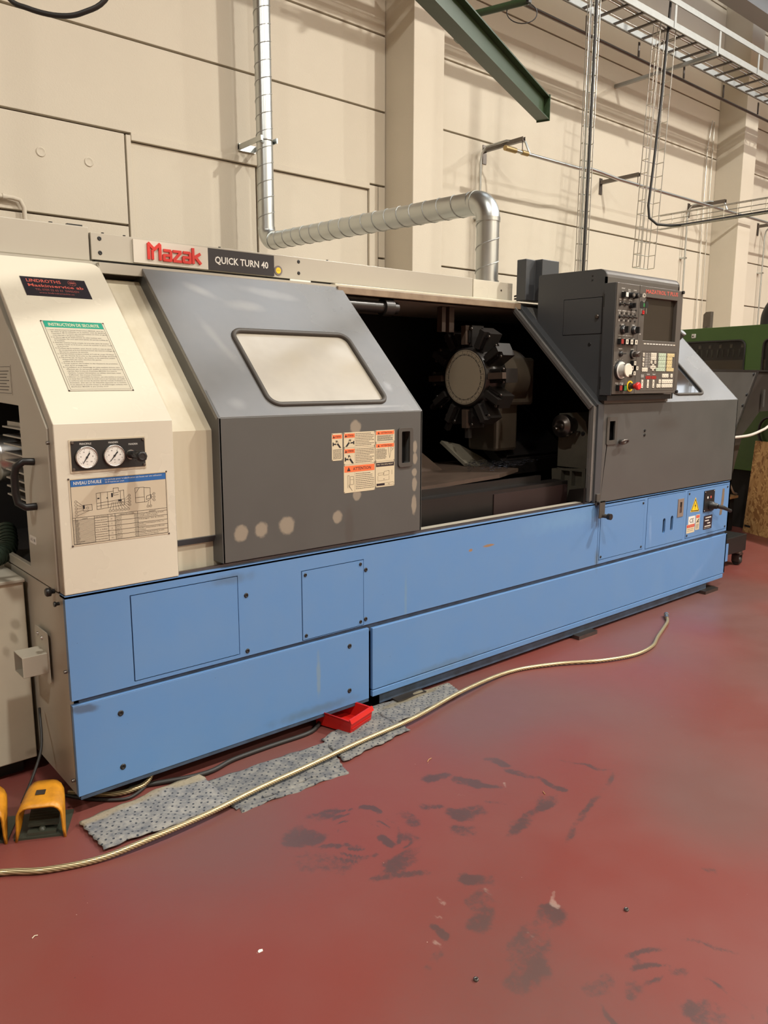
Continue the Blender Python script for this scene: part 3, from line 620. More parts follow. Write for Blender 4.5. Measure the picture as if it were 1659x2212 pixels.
def ring(u, v, r, t=None, fr=G, n=.0012):
    m_.plate(fr, arc((u,v),r,0,330,11), [arc((u,v),r-.0006,0,330,11)], n, n+.0005)
    if t: m_.text(fr, t, u, v-.0016, None, .0032, n+.0005, align='C')
# table
zt, zb = 1.043, .9547; cols = [.0467,.055,.117,.163,.187,.267,.3743]
for x in cols[1:-1]: ln((x, zt), (x, zb))
ln((.0467, zt),(.3743, zt)); ln((.0467, 1.035),(.3743, 1.035))
for k in range(1, 5):
    z = 1.035 - k*.0161; ln((.117, z), (.3743, z))
for k in range(1, 20): ln((.0467, 1.035-k*.0042), (.117, 1.035-k*.0042), .0003)
for t, u in (('ORGANE',.086),('PORT DE GRAISSAGE',.140),('QTE',.175),('LUBRIFIANT RECOMMANDE',.227),('REMARQUES',.32)): m_.text(G, t, u, 1.0368, None, .0034, .0018, align='C')
for k, (a, q, r1_, r3) in enumerate((('Poupee de broche','45 l','Changer l\'huile tous les 6 mois,','nettoyer le filtre et le filtre.'),('Mecanisme d\'indexage','1,2','Changer les 6 mois,',''),('Vis a billes','1,2','Verifier a niveau/nettoyer le filtre une','frequence.'),('Glissieres','0,2','Verifier a niveau/nettoyer le filtre une','frequence.'),('Groupe hydraulique','62,2','Changer l\'huile tous les 6 mois,','nettoyer le filtre et le micro-separateur'))):
    z = 1.035 - k*.0161
    m_.text(G, a, .119, z-.010, .040, .0038, .0016).text(G, q, .175, z-.010, None, .0036, .0016, align='C')
    for j, (t1, t2) in enumerate((('Spinesso 10','(Esso)'),('D.T.E. oil 21','(Mobil)'),('Tellus C10','(Shell)'))):
        m_.text(G, t1, .189, z-.005-j*.0048, None, .0034, .0016).text(G, t2, .265, z-.005-j*.0048, None, .0034, .0016, align='R')
    m_.text(G, r1_, .270, z-.006, .092, .0038, .0016)
    if r3: m_.text(G, r3, .270, z-.012, .07 if len(r3) > 12 else .025, .0038, .0016)
for k in range(19): m_.text(G, ('Huile','Filtre','Graisse','Niveau')[k % 4] + (' hydraulique' if k == 17 else ''), .057, 1.0322-k*.0042, None, .0028, .0016)
# drawings of the machine
poly([(.128,1.063),(.128,1.118),(.186,1.120),(.186,1.130),(.204,1.130),(.204,1.118),(.222,1.121),(.222,1.070),(.128,1.063)])
poly([(.142,1.066),(.142,1.118)],.0006); poly([(.166,1.066),(.166,1.118)]); poly([(.128,1.084),(.222,1.090)]); poly([(.128,1.074),(.222,1.080)]); poly([(.186,1.113),(.204,1.114)]); poly([(.186,1.120),(.186,1.106),(.204,1.107)]); poly([(.210,1.071),(.210,1.119)])
m_.fbox(G,.178,1.10,.184,1.114,.0012,.0016).fbox(G,.201,1.083,.213,1.090,.0012,.0016).fbox(G,.131,1.098,.138,1.102,.0012,.0016).fbox(G,.162,1.097,.165,1.101,.0012,.0016)
for k, t in enumerate(('6','7','8','17','13','16','9')):
    u = .172 + k*.0105; ring(u, 1.054, .0045, t); ln((u, 1.0585), (.181 + k*.005, 1.085), .0003)
for k, t in enumerate(('10','11','12','15')):
    ring(.2405, 1.100-k*.0105, .0045, t); ln((.236,1.100-k*.0105),(.222,1.088-k*.003),.0003)
poly([(.082,1.082),(.112,1.083),(.112,1.063),(.083,1.063),(.082,1.082)]); m_.fbox(G,.082,1.070,.088,1.082,.0012,.0016); ring(.097,1.072,.004)
for k, t in enumerate(('4','1','2','5','3')):
    v = 1.096 - k*.0115; ring(.0600, v, .0045, t); ln((.0645, v), (.083 + (k==4)*.02, 1.079-k*.004), .0003)
poly([(.262,1.075),(.262,1.104),(.278,1.124),(.294,1.124),(.294,1.072),(.262,1.072),(.262,1.090),(.294,1.090)]); poly([(.294,1.122),(.316,1.120),(.316,1.080),(.300,1.072),(.294,1.072)]); poly([(.262,1.106),(.262,1.124),(.278,1.124)]); poly([(.300,1.080),(.318,1.084),(.318,1.096),(.302,1.092),(.300,1.080)],.0006)
for k, t in enumerate(('12','14','11')): ring(.329, 1.098-k*.011, .0045, t); ln((.3245,1.098-k*.011),(.316,1.09),.0003)
for k, t in enumerate(('18','19')): ring(.305+k*.01, 1.056, .0045, t); ln((.305+k*.01,1.0605),(.309+k*.006,1.076),.0003)
for u, v in ((.0415,1.1715),(.3785,1.1715),(.0415,.9495),(.3785,.9495)): m_.use(DSTEEL).lathe(G, [(.0035,.0012),(.002,.003)], 8, u, v)
m_.obj('oil_chart', LA)

# ---- company plate and safety instructions on the slope
m_ = MB().use(NAVY).plate(SL, rect(.087,.622,.3205,.7255), [], 0,.0015)
m_.use(PINKR).text(SL,'LINDROTHS',.105,.6975,.122,.017,.0017,bold=.012).text(SL,'Maskinservice ab',.105,.672,.198,.016,.0017,bold=.014)
m_.use(mat('dull_red_print',(0.30,0.07,0.055),.5)).text(SL,'TEL 0709-22 63 33  SWEDEN',.125,.652,.155,.011,.0017).text(SL,'www.lindrothsmaskin.se',.134,.636,.125,.009,.0017)
m_.plate(SL, arc((.268,.7045),.0155,0,345,15), [arc((.268,.7045),.0143,0,345,15)], .0015,.0019); 
for k in range(4): ln((.268-.014*math.cos(R(45*k)),.7045-.014*math.sin(R(45*k))),(.268+.014*math.cos(R(45*k)),.7045+.014*math.sin(R(45*k))),.0004,SL,.0015)
m_.plate(SL,[(.254,.705),(.262,.709),(.275,.709),(.283,.705),(.275,.702),(.26,.702)],[],.0015,.0021)
m_.obj('company_plate', LA)
m_ = MB().use(SAFEP).plate(SL, rrect(.096,.144,.3205,.490,.003), [], 0,.0012).use(INKB)
m_.plate(SL, rect(.0965,.1445,.320,.4895), [rect(.0975,.1455,.319,.4885)], .0012,.0015).plate(SL, rect(.104,.152,.3125,.4895), [rect(.105,.153,.3115,.4885)], .0012,.0015)
m_.use(GREENP).fbox(SL,.105,.456,.3115,.4885,.0012,.0016).use(CREAM).text(SL,'INSTRUCTION DE SECURITE',.208,.4635,.178,.016,.0018,align='C',bold=.01).use(INKB)
LINES = ["1. Lisez attentivement le manuel d'instructions MAZAK, ainsi que","les mises en garde indiquees sur la machine, avant de demarrer","l'operation. En ne suivant pas ces instructions et mises en garde,","vous exposez a de graves blessures.",
 "2. Le demarrage et les deplacements de cette machine sont","automatiques. Ne vous approchez jamais des parties mobiles de","la machine.","3. Attendez toujours l'arret complet de la broche, avant de toucher","la piece, l'outil ou la broche, avant de toucher la piece, l'outil","ou la broche.",
 "4. N'utilisez pas la machine, avant d'avoir verifie la mise en place","des protections et le bon fonctionnement des interverrouillages et","des autres systemes de securite.","5. Fixez fermement la piece a usiner et l'outil de coupe. N'utilisez","pas des vitesses de broche ou des avances d'usinage excessives.",
 "6. Ne portez pas de bijoux, de cravate, ni de vetements amples.","N'approchez pas votre chevelure des parties","mobiles de la machine.","7. Portez toujours des lunettes et des chaussures de protection,","ainsi qu'un protege-nuit.",
 "8. L'installation et le depannage de cette machine doivent etre","effectues par du personnel qualifie et suivant les instructions","reprises dans le manuel d'entretien MAZAK livre avec la","machine. Coupez l'alimentation au tableau electrique, avant","d'effectuer des travaux d'entretien.",
 "L'utilisateur a la responsabilite de s'assurer, que cette machine se trouve de","tout temps dans les conditions de travail sures et que l'operateur soit qualifie","et conforme aux normes de securite dans les manuels d'utilisation et","d'entretien, ainsi que sur les etiquettes apposees sur la machine.","Si une etiquette de securite manque ou est endommagee, contactez votre","distributeur MAZAK le plus proche. S.V.P."]
for k, t in enumerate(LINES):
    num = t[:1].isdigit() or k >= 25
    m_.text(SL, t, .110 if num else .1185, .4415-k*.0093, min(.196, len(t)*.0031), .0052, .0014, bold=.01)
for u, v in ((.0985,.1465),(.318,.1465),(.0985,.4875),(.318,.4875)): m_.use(DSTEEL).lathe(SL, [(.0035,.0012),(.002,.003)], 8, u, v)
m_.obj('safety_instructions', LA)

# ---- recessed beige band beside the cover, with the telescopic guard behind the door
m_ = MB().use(BEIGE_DIRTY).plate(FF(.05), rect(.412,.908,.72,1.306), [], -.012, 0)
BS = F((0,.05,1.306),(1,0,0),(0,.585,.585))
m_.plate(BS, rect(.412,0,.72,.82), [], -.012, 0)
m_.plate(FF(.07), rect(.412,.778,.72,.89), [], -.012, 0)
m_.obj('telescopic_guard', LA)
MB().use(GREY).plate(F((0,.0495,.909),(1,0,0),(0,.022,-.036)), rect(.4125,-.0,.60,.028), [], -.004, .002).obj('guard_wiper', LA)
MB().use(BEIGE2).box(.41,.59,1.905,2.95,.64,1.945).obj('upper_guide', LA)

# ---- sliding door
DX0, DX1 = .587, 1.610
m_ = MB().use(GREY).plate(FF(-.004), rect(DX0+.0015,.805,DX1-.0015,1.352), [rrect(1.478,1.118,1.534,1.268,.012)], -.05, 0)
m_.plate(FS(DX0), [(.004,.805),(.004,1.352),(-.6,1.944),(-.69,1.885),(-.10,1.30),(-.08,.805)], [], -.012, 0)
m_.plate(F((DX1,0,0),(0,1,0),(0,0,1)), [(-.004,.805),(-.004,1.352),(.6,1.944),(.64,1.905),(.045,1.33),(.045,.805)], [], -.012, 0)
door = m_.obj('sliding_door', LA, bevel=.0025)
WO = rrect(.833,.048,1.448,.487,.055); WI = rrect(.848,.063,1.433,.472,.043)
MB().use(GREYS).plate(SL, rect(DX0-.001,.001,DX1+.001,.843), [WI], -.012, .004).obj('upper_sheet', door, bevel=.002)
g_ = MB().use(GASK)
cc = rrect(.841,.056,1.440,.479,.048, 6); pth = [SL.p(a, b, .006) for a, b in cc]
g_.tube(pth, .0105, 8, closed=True); g_.obj('window_gasket', door)
MB().use(GLASSD).plate(SL, rrect(.84,.055,1.44,.48,.045), [], -.006, -.002).obj('window_pane', door)
m_ = MB().use(GASK).plate(FF(-.004), rrect(1.463,1.106,1.549,1.281,.014), [rrect(1.482,1.124,1.530,1.264,.006)], 0, .007)
m_.use(BLACK).plate(FF(.03), rect(1.47,1.11,1.54,1.275), [], 0,.002).use(GASK).plate(FF(.0), rect(1.478,1.12,1.483,1.268), [], -.028,0)
m_.obj('recessed_handle', door, bevel=.002)
def sticker(u0, v0, u1, v1, kind, title='ATTENTION'):
    global m_
    fr = FF(-.004); m_ = MB().use(CREAM).plate(fr, rrect(u0,v0,u1,v1,.002), [], 0,.0012); w, h = u1-u0, v1-v0
    def para(a, b, c, d, n, gap=0):
        for k in range(n):
            z = d - (d-b)*(k+.5)/n; l = c - (0 if rnd.random() < .6 else rnd.random()*.3*(c-a)); x = a + gap*(k % 3 == 1)
            while x < l:
                e = min(l, x + rnd.uniform(.004,.012)); m_.use(INKB).fbox(fr, x, z-.0011, e, z+.0011, .0012,.0015); x = e + .0016
    def head(a, b, c, d, t='ATTENTION', tri=True):
        m_.use(ORANGE).fbox(fr, a, b, c, d, .0012,.0016)
        hh = (d-b); m_.use(INK).text(fr, t, a+(c-a)*.58, b+hh*.25, (c-a)*(.6 if tri else .8), hh*.5, .0018, align='C', bold=.012)
        x = a+(c-a)*.14; m_.plate(fr, [(x-hh*.36,b+hh*.18),(x+hh*.36,b+hh*.18),(x,b+hh*.82)], [], .0016,.002)
        m_.use(ORANGE).fbox(fr, x-.0004, b+hh*.38, x+.0004, b+hh*.6, .002,.0022)
    def hand(a, b, c, d, flip):
        m_.use(INK); w2, h2 = c-a, d-b
        sx = (lambda t: c - t*w2) if flip else (lambda t: a + t*w2)
        P = lambda q: [(sx(x), b + y*h2) for x, y in q]
        m_.plate(fr, P([(.95,.0),(.75,.0),(.45,.45),(.60,.55)]), [], .0012,.0016)                       # forearm
        m_.use(CREAM).plate(fr, P([(.60,.55),(.45,.45),(.38,.58),(.50,.68)]), [], .0012,.0017)
        m_.use(INK)
        for k in range(4): m_.plate(fr, P([(.36+k*.05,.60+.02*k),(.40+k*.05,.62+.02*k),(.36+k*.06,.86),(.33+k*.06,.86)]), [], .0012,.0016)
        m_.plate(fr, P([(.50,.58),(.64,.66),(.62,.70),(.48,.64)]), [], .0012,.0016)
        m_.plate(fr, P([(.0,.25),(.0,.65),(.10,.65),(.14,.52),(.36,.52),(.42,.36),(.14,.38),(.10,.25)]), [], .0012,.0016)  # moving machine part
    if kind == 'narrow':
        head(u0+.003, v1-.022, u1-.003, v1-.006); hand(u0+.004, v0+.052, u1-.004, v1-.024, False); para(u0+.006, v0+.006, u1-.005, v0+.048, 8)
    elif kind == 'hand':
        m = u0 + w*.34; head(u0+.003, v1-.022, m, v1-.005); hand(u0+.004, v0+.004, m-.002, v1-.024, title == 'flip'); para(m+.005, v0+.004, u1-.005, v1-.004, max(6, int(h/.0072)))
        m_.use(INK).fbox(fr, m+.001, v0+.003, m+.0016, v1-.003, .0012,.0014)
    elif kind == 'text':
        head(u0+.003, v1-.019, u1-.003, v1-.004); para(u0+.010, v0+.006, u1-.008, v1-.022, 6)
    elif kind == 'tool':
        head(u0+.003, v1-.020, u1-.003, v1-.005); para(u0+.004, v0+.010, u0+w*.58, v1-.025, 9); m_.use(INKB)
        poly([(u0+w*.68,v0+.045),(u0+w*.68,v0+.065),(u0+w*.8,v0+.065),(u0+w*.8,v0+.035),(u0+w*.74,v0+.012),(u0+w*.70,v0+.035),(u0+w*.68,v0+.045)],.0005,fr); ring(u0+w*.9,v0+.056,.006,None,fr); poly([(u0+w*.8,v0+.040),(u0+w*.92,v0+.050)],.0004,fr)
    elif kind == 'big':
        head(u0+.003, v1-.031, u1-.003, v1-.004); m = u0 + w*.34; m_.use(INKB).fbox(fr, m, v0+.003, m+.0006, v1-.033, .0012,.0014)
        poly([(u0+.02,v0+.02),(u0+.02,v1-.045),(u0+.028,v1-.045),(u0+.028,v0+.02)],.0005,fr); poly([(u0+.034,v0+.034),(u0+.034,v1-.05),(m-.006,v1-.05),(m-.006,v0+.034),(u0+.034,v0+.034)],.0005,fr)
        poly([(u0+.034,v0+.055),(m-.006,v0+.055)],.0004,fr); poly([(u0+.030,v0+.026),(u0+.044,v0+.008)],.0008,fr); ring(u0+.029,v0+.03,.004,None,fr)
        para(m+.006, v0+.010, u1-.005, v1-.036, 9)
    elif kind == 'size':
        m_.use(NAVY).fbox(fr, u0+.003, v1-.022, u1-.003, v1-.005, .0012,.0016).use(CREAM).text(fr,'MAX. TOOL SIZE & WEIGHT',u0+w/2,v1-.016,w*.84,.007,.0018,align='C'); m_.use(INKB)
        poly([(u0+.014,v1-.054),(u0+.018,v1-.060),(u0+.046,v1-.058),(u0+.046,v1-.050),(u0+.016,v1-.050),(u0+.014,v1-.054)],.0004,fr); poly([(u0+.046,v1-.062),(u0+.050,v1-.044),(u0+.078,v1-.042),(u0+.078,v1-.060),(u0+.046,v1-.062)],.0004,fr)
        poly([(u0+.094,v1-.040),(u0+.094,v1-.060)],.0004,fr); poly([(u0+.014,v1-.062),(u0+.014,v1-.084),(u0+.078,v1-.082),(u0+.078,v1-.064)],.0003,fr)
        m_.use(NAVY).fbox(fr, u0+.006, v0+.006, u0+.052, v0+.016, .0012,.0016).use(INKB); poly([(u0+.052,v0+.016),(u1-.006,v0+.018),(u1-.006,v0+.007),(u0+.052,v0+.006)],.0003,fr); m_.text(fr,'450',u0+.044,v1-.079,None,.004,.0016).text(fr,'7 kg',u0+.070,v0+.009,None,.005,.0016)
    for u, v in ((u0+.003,v0+.003),(u1-.003,v0+.003),(u0+.003,v1-.003),(u1-.003,v1-.003)): m_.use(DSTEEL).lathe(fr, [(.0022,.0012),(.0015,.0022)], 6, u, v)
    m_.obj('warning_label', door)
sticker(1.101,1.159,1.156,1.272,'narrow'); sticker(1.163,1.2095,1.331,1.273,'hand','flip'); sticker(1.163,1.138,1.331,1.2085,'hand')
sticker(1.334,1.222,1.443,1.275,'text'); sticker(1.334,1.1405,1.443,1.221,'tool'); sticker(1.162,1.019,1.331,1.137,'big'); sticker(1.334,1.028,1.443,1.1395,'size')

# ---- frame of the opening and right-hand (tailstock) cover
RX0, RX1 = 3.03, 4.654
m_ = MB().use(GREYC)
m_.plate(FF(0), rect(2.975,.785,3.03,1.352), [], -.05, .0)
m_.plate(SL, rect(2.965,0,3.03,.843), [], -.05, .0)
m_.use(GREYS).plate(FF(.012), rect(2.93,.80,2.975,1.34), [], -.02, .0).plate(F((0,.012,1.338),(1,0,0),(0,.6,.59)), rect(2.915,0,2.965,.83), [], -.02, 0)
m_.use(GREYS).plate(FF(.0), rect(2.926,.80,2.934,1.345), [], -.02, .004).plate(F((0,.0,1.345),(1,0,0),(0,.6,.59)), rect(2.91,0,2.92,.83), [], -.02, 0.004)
m_.obj('opening_frame', LA, bevel=.002)
m_ = MB().use(GREY).plate(FF(0), rect(RX0,.785,RX1,1.352), [rrect(3.078,1.137,3.149,1.259,.006)], -.012, 0)
m_.box(RX1-.012,.012,.785,RX1,.6,1.30).plate(F((RX1,0,0),(0,1,0),(0,0,1)), [(0,.785),(0,1.35),(.6,1.94),(1.5,1.94),(1.5,.785)], [], -.012, 0)
rc = m_.obj('tailstock_cover', LA, bevel=.0025)
RW = rrect(3.86,.055,4.255,.50,.05)
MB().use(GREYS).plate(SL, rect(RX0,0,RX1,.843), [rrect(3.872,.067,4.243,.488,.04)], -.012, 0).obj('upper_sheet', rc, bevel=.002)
g_ = MB().use(GASK); g_.tube([SL.p(a,b,.002) for a,b in rrect(3.866,.061,4.249,.494,.046,6)], .010, 8, closed=True); g_.obj('window_gasket', rc)
MB().use(GLASSR).plate(SL, rrect(3.86,.055,4.255,.50,.05), [], -.009, -.004).obj('window_pane', rc)
MB().use(GASK).plate(FF(0), rrect(3.062,1.118,3.165,1.278,.010), [rrect(3.086,1.143,3.141,1.253,.004)], 0, .006).use(BLACK).plate(FF(.03), rect(3.06,1.12,3.17,1.27), [], 0,.002).obj('recessed_handle', rc, bevel=.002)
MB().use(DSTEEL).cyl((3.205,0,1.130),(3.205,-.025,1.130),.013,12).tube([(3.205+.035*math.cos(R(a)), -.030-.012*math.sin(R(a)), 1.130+.012*math.sin(R(a))) for a in range(0,360,24)], .006, 8, closed=True).obj('ring_bolt', rc)
for z in (1.184, 1.157): MB().use(BLACK).lathe(FF(0), [(.009,0),(.007,.006)], 10, 3.466, z).obj('bolt', rc)
MB().use(GASK).cyl(SL.p(4.58,.62,0), SL.p(4.58,.62,.045), .022, 14).use(STEEL).cyl(SL.p(4.58,.62,.045), SL.p(4.58,.62,.055), .024, 14).obj('round_stop', rc)
MB().use(ESTOP).cyl(SL.p(4.17,.52,0), SL.p(4.17,.52,.03), .014, 12).obj('red_cap', rc)
# hooked latch at the end of the blue front
MB().use(GASK).box(2.985,-.012,.775,3.02,.03,.84).box(2.99,-.03,.70,3.045,-.022,.80).box(2.985,-.03,.79,3.045,.01,.80).cyl((3.03,-.022,.712),(3.03,-.07,.712),.012,12).use(BLACK).cyl((3.03,-.062,.712),(3.03,-.082,.712),.018,14).obj('latch', LA, bevel=.002)
# dirty cast bracket at the foot of the frame
MB().use(OILY_SHADE).plate(FS(2.90), [(-.02,.79),(-.02,.88),(-.12,.86),(-.14,.79)], [], -.02, 0).obj('foot_bracket', LA)

# ---- working space
m_ = MB().use(OILY_SHADE).box(.60,1.46,.70,4.6,1.50,1.93).plate(FS(1.50), [(-.10,.76),(-.10,1.29),(-.68,1.90),(-1.5,1.90),(-1.5,.76)], [], -.04, 0).plate(FS(3.92), [(-.05,.76),(-.05,1.30),(-.66,1.90),(-1.5,1.90),(-1.5,.76)], [], -.03, 0)
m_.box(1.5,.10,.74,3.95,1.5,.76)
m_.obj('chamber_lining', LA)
MB().use(TRAYM).add([(1.54,.26,.945),(2.45,.26,.972),(2.80,.42,.965),(2.80,.70,.955),(2.40,.66,.965),(1.54,.66,.965),(1.54,1.4,1.45),(2.30,1.4,1.40),(3.15,1.0,.955),(2.6,1.05,.955)],
    [(0,1,4,5),(1,2,3,4),(5,4,7,6),(4,3,8,9)]).add([(1.54,.26,.945),(2.45,.26,.972),(2.80,.42,.965),(1.54,.26,.925),(2.45,.26,.952),(2.80,.42,.945)],[(3,4,1,0),(4,5,2,1)]).obj('chip_tray', LA)
MB().use(OILY_SHADE).box(1.54,.17,.76,2.95,.20,.895).box(1.54,.17,.895,2.95,.27,.905).box(1.54,.25,.90,2.8,.27,.94).use(OLDRED).box(2.30,.165,.76,2.94,.172,.885).obj('apron', LA)
# slanted way cover
ws = F((2.84,.62,.985),(1,0,0),(0,.72,.55))
MB().use(OILY_SHADE).plate(ws, rect(.05,0,.75,.75), [], -.06, 0).plate(ws, rect(.10,.02,.70,.7), [], 0, .02).plate(FF(.58), rect(2.88,.90,3.60,.985), [], -.02, 0).obj('way_cover', LA, bevel=.004)
MB().use(CAST).plate(F((2.66,.72,.98),(.95,-.1,-.2),(0,.72,.55)), [(0,.0),(.30,-.04),(.36,.0),(.10,.2),(-.05,.2)], [], -.02, 0).obj('wiper_plate', LA)
# chips
cb = MB().use(mat('blued_steel_chips',(0.22,0.22,0.26),.25,metal=.9))
for k in range(900):
    x = rnd.gauss(2.80,.16); y = rnd.uniform(.36,.95); z = .975 + rnd.random()*.018; l = rnd.uniform(.008,.028); a = rnd.random()*6.28; t = rnd.uniform(-.5,.5)
    if not (2.35 < x < 3.1 and y < .30 + (x-2.2)*.95 and y > .42-(2.8-x)*.3): continue
    dx, dy, dz = math.cos(a)*l, math.sin(a)*l, math.sin(t)*l*.6; w = .0016
    cb.add([(x,y,z),(x+dx,y+dy,z+dz),(x+dx+w,y+dy+w,z+dz+w),(x+w,y+w,z+w)], [(0,1,2,3),(3,2,1,0)])
tag(cb.obj('metal_chips', LA), kind='stuff')
# turret
HOUS = mat('oily_brown_housing', (0.07,0.055,0.038), .4, var=.6, vscale=6)
TX, TY, TZ = 2.60, .68, 1.50
TF = F((TX, TY, TZ), (0,-1,0), (0,0,1))
TDISC = mat('turret_disc_plate', (0.28,0.23,0.16), .4)
TSTEEL = mat('oily_shaded_tool_steel', (0.032,0.028,0.025), .3, metal=.3)  # turret steel darkened to include the shade around it
tu = MB().use(TSTEEL).lathe(TF, [(.165,-.16),(.19,-.15),(.19,-.03),(.172,-.02),(.172,0),(.163,.004),(.15,.004)], 48)
tu = tu.obj('turret', LA)
m_ = MB().use(TDISC).lathe(TF, [(.160,.0),(.160,.006)], 64); m_.use(INK)
for rr in (.131, .155): m_.plate(TF, arc((0,0),rr,0,354,59), [arc((0,0),rr-.0012,0,354,59)], .006,.0065)
for k in range(24):
    a = R(-90 + 15*k + 0); c, s = math.cos(a), math.sin(a)
    m_.text(TF, '%02d' % (k+1), c*.1375 , s*.1375, .017, .011, .0067, align='C', ang=a+math.pi/2)
    a2 = a + R(7.5); c, s = math.cos(a2), math.sin(a2); m_.plate(TF, [(c*.131-s*.0007,s*.131+c*.0007),(c*.131+s*.0007,s*.131-c*.0007),(c*.154+s*.0007,s*.154-c*.0007),(c*.154-s*.0007,s*.154+c*.0007)], [], .006,.0065)
m_.obj('number_dial', tu)
def polar(a, r0, r1, w, n0, n1, mb):
    c, s = math.cos(a), math.sin(a); P = lambda r, t: (c*r - s*t, s*r + c*t)
    mb.plate(TF, [P(r0,-w), P(r1,-w), P(r1,w), P(r0,w)], [], n0, n1)
for k in range(12):
    a = R(30*k + 2); h = MB().use(TSTEEL)
    polar(a, .18, .30, .040, -.12, -.02, h)
    polar(a, .19, .30, .018, -.02, .012, h.use(TRAYM if k % 3 == 0 else TSTEEL))
    polar(a+.0, .20, .27, .030, -.02, -.005, h.use(OILY_SHADE))
    for t in (-.036, .036):
        c, s = math.cos(a), math.sin(a); h.use(DSTEEL).lathe(TF, [(.009,-.02),(.009,-.014),(.004,-.014)], 10, c*.28 - s*t, s*.28 + c*t)
    if k in (8, 9, 7): polar(a, .30, .36, .014, -.04, -.01, h.use(TSTEEL))
    h.obj('tool_holder', tu)
MB().use(HOUS).box(2.78,.56,1.33,3.10,.85,1.62).cyl((2.76,.68,1.5),(3.0,.68,1.5),.17,24).box(2.80,.60,1.05,3.0,.84,1.35).obj('turret_housing', tu, bevel=.02)
MB().use(TSTEEL).tube([(1.60,.62,1.86),(2.0,.62,1.86)], .03, 14).cyl((1.9,.62,1.86),(1.96,.62,1.86),.045,16).obj('coolant_pipe', LA)
MB().use(TRAYM).box(2.50,.72,1.76,2.54,.76,1.96).box(2.44,.72,1.76,2.47,.76,1.90).obj('probe_arm', LA)
# tailstock
ts = MB().use(CAST).plate(FS(3.19), [(-.43,.95),(-.43,1.28),(-.30,1.29),(-.235,1.24),(-.205,1.14),(-.20,.962),(-.20,.95)], [], -.5, 0)
ts.plate(FS(3.16), [(-.43,.60),(-.45,.935),(-.20,.955),(-.19,.60)], [rect(-.375,.835,-.312,.93), rect(-.296,.838,-.222,.932)], -.04, 0)
ts.box(3.20,.20,.60,3.6,.44,.94)
tail = ts.obj('tailstock', LA, bevel=.008)
QF = FS(3.19)
MB().use(DSTEEL).lathe(QF, [(.05,-.02),(.05,.06),(.070,.062),(.070,.10),(.066,.105),(.047,.105),(.042,.120),(.028,.120),(.026,.106),(.015,.106),(.012,.135),(.001,.180)], 28, -.335, 1.21).obj('quill', tail)
MB().use(STEEL).box(3.09,.285,1.15,3.10,.31,1.235).box(3.10,.26,1.17,3.18,.275,1.18).obj('stop_bar', tail)
MB().use(BLACK).lathe(QF, [(.012,0),(.012,.008)], 12, -.245, 1.165).obj('bolt', tail)

# ---- control cabinet and console
CX0, CX1 = 3.02, 3.80
prf = [(.02,1.352),(.02,2.05)] + [(.065-.045*math.cos(R(a)), 2.05+.045*math.sin(R(a))) for a in (20,40,60,80,90)] + [(.48,2.10),(.49,2.09),(.49,1.832)]
FC0 = F((CX0,0,0),(0,-1,0),(0,0,1)); FC1 = F((CX1,0,0),(0,-1,0),(0,0,1))
sp = [(-y, z) for y, z in prf]
m_ = MB().use(GREYC).plate(FC0, sp, [rect(-.302,1.741,-.036,1.945)], -.012, 0)
m_.plate(FC1, sp, [], 0.0, .012)
m_.use(PANEL)
for (ya, za), (yb, zb) in zip(prf[1:], prf[2:]):
    m_.add([(CX0,ya,za),(CX1,ya,za),(CX1,yb,zb),(CX0,yb,zb)], [(0,1,2,3)], True)
m_.box(CX0,.02,1.355,CX1,.03,2.05).use(BLACK).box(3.0,-.035,1.372,3.68,.02,1.40).use(PANEL).box(3.02,-.005,1.354,3.70,.02,1.376)
cab = m_.obj('control_cabinet', LA)
m_ = MB().use(GREYC).plate(FC0, rect(-.299,1.744,-.039,1.942), [], -.004, .002)
m_.obj('cabinet_door', cab, bevel=.002)
MB().use(DSTEEL).lathe(FC0, [(.012,.002),(.012,.010),(.008,.012)], 14, -.066, 1.838).obj('lock', cab)
for y, z, r in ((.112,2.062,.005),(.112,2.040,.005),(.112,1.686,.011)): MB().use(BLACK).lathe(FC0, [(r,0),(r*.8,.003)], 12, -y, z).obj('bolt', cab)
# tall cable duct beside the cabinet
m_ = MB().use(GREYC).plate(FT(1.958), [(2.979,.628),(2.979,.556),(3.062,.556),(3.062,.50),(3.224,.50),(3.224,.628)], [], 0, .242)
m_.obj('cable_housing', LA, bevel=.004)
CF = FF(-.062)
m_ = MB().use(PANEL).plate(CF, rect(3.004,1.408,3.2275,2.012), [], -.075, 0).plate(CF, rect(3.2305,1.408,3.700,2.012), [rect(3.287,1.712,3.642,1.952)], -.075, 0)
m_.use(GREYC).plate(F((3.0,0,0),(0,-1,0),(0,0,1)), rect(-.015,1.402,.060,2.012), [], 0, .004)
con = m_.obj('control_console', LA, bevel=.003)
for z in (1.92, 1.47): MB().use(BLACK).cyl((3.003,.012,z-.035),(3.003,.012,z+.035),.008,8).obj('hinge', con)
m_ = MB().use(CRT).plate(CF, rect(3.286,1.711,3.643,1.953), [], -.03, -.022).obj('screen', con)
m_ = MB().use(BLACK)
for u, v in ((3.693,2.004),(3.69,1.416)): m_.lathe(CF, [(.010,-.0),(.010,.01)], 10, u, v)
m_.obj('panel_screw', con)
m_ = MB().use(PINKR).text(CF,'MAZATROL T PLUS',3.467,1.976,.350,.022,.0006,align='C',bold=.02,ang=.012).obj('lettering', con)
m_ = MB().use(WHITE)
def lab(u, v, w, t): m_.text(CF, t, u, v, w, .0065, .0005, align='C', bold=.015)
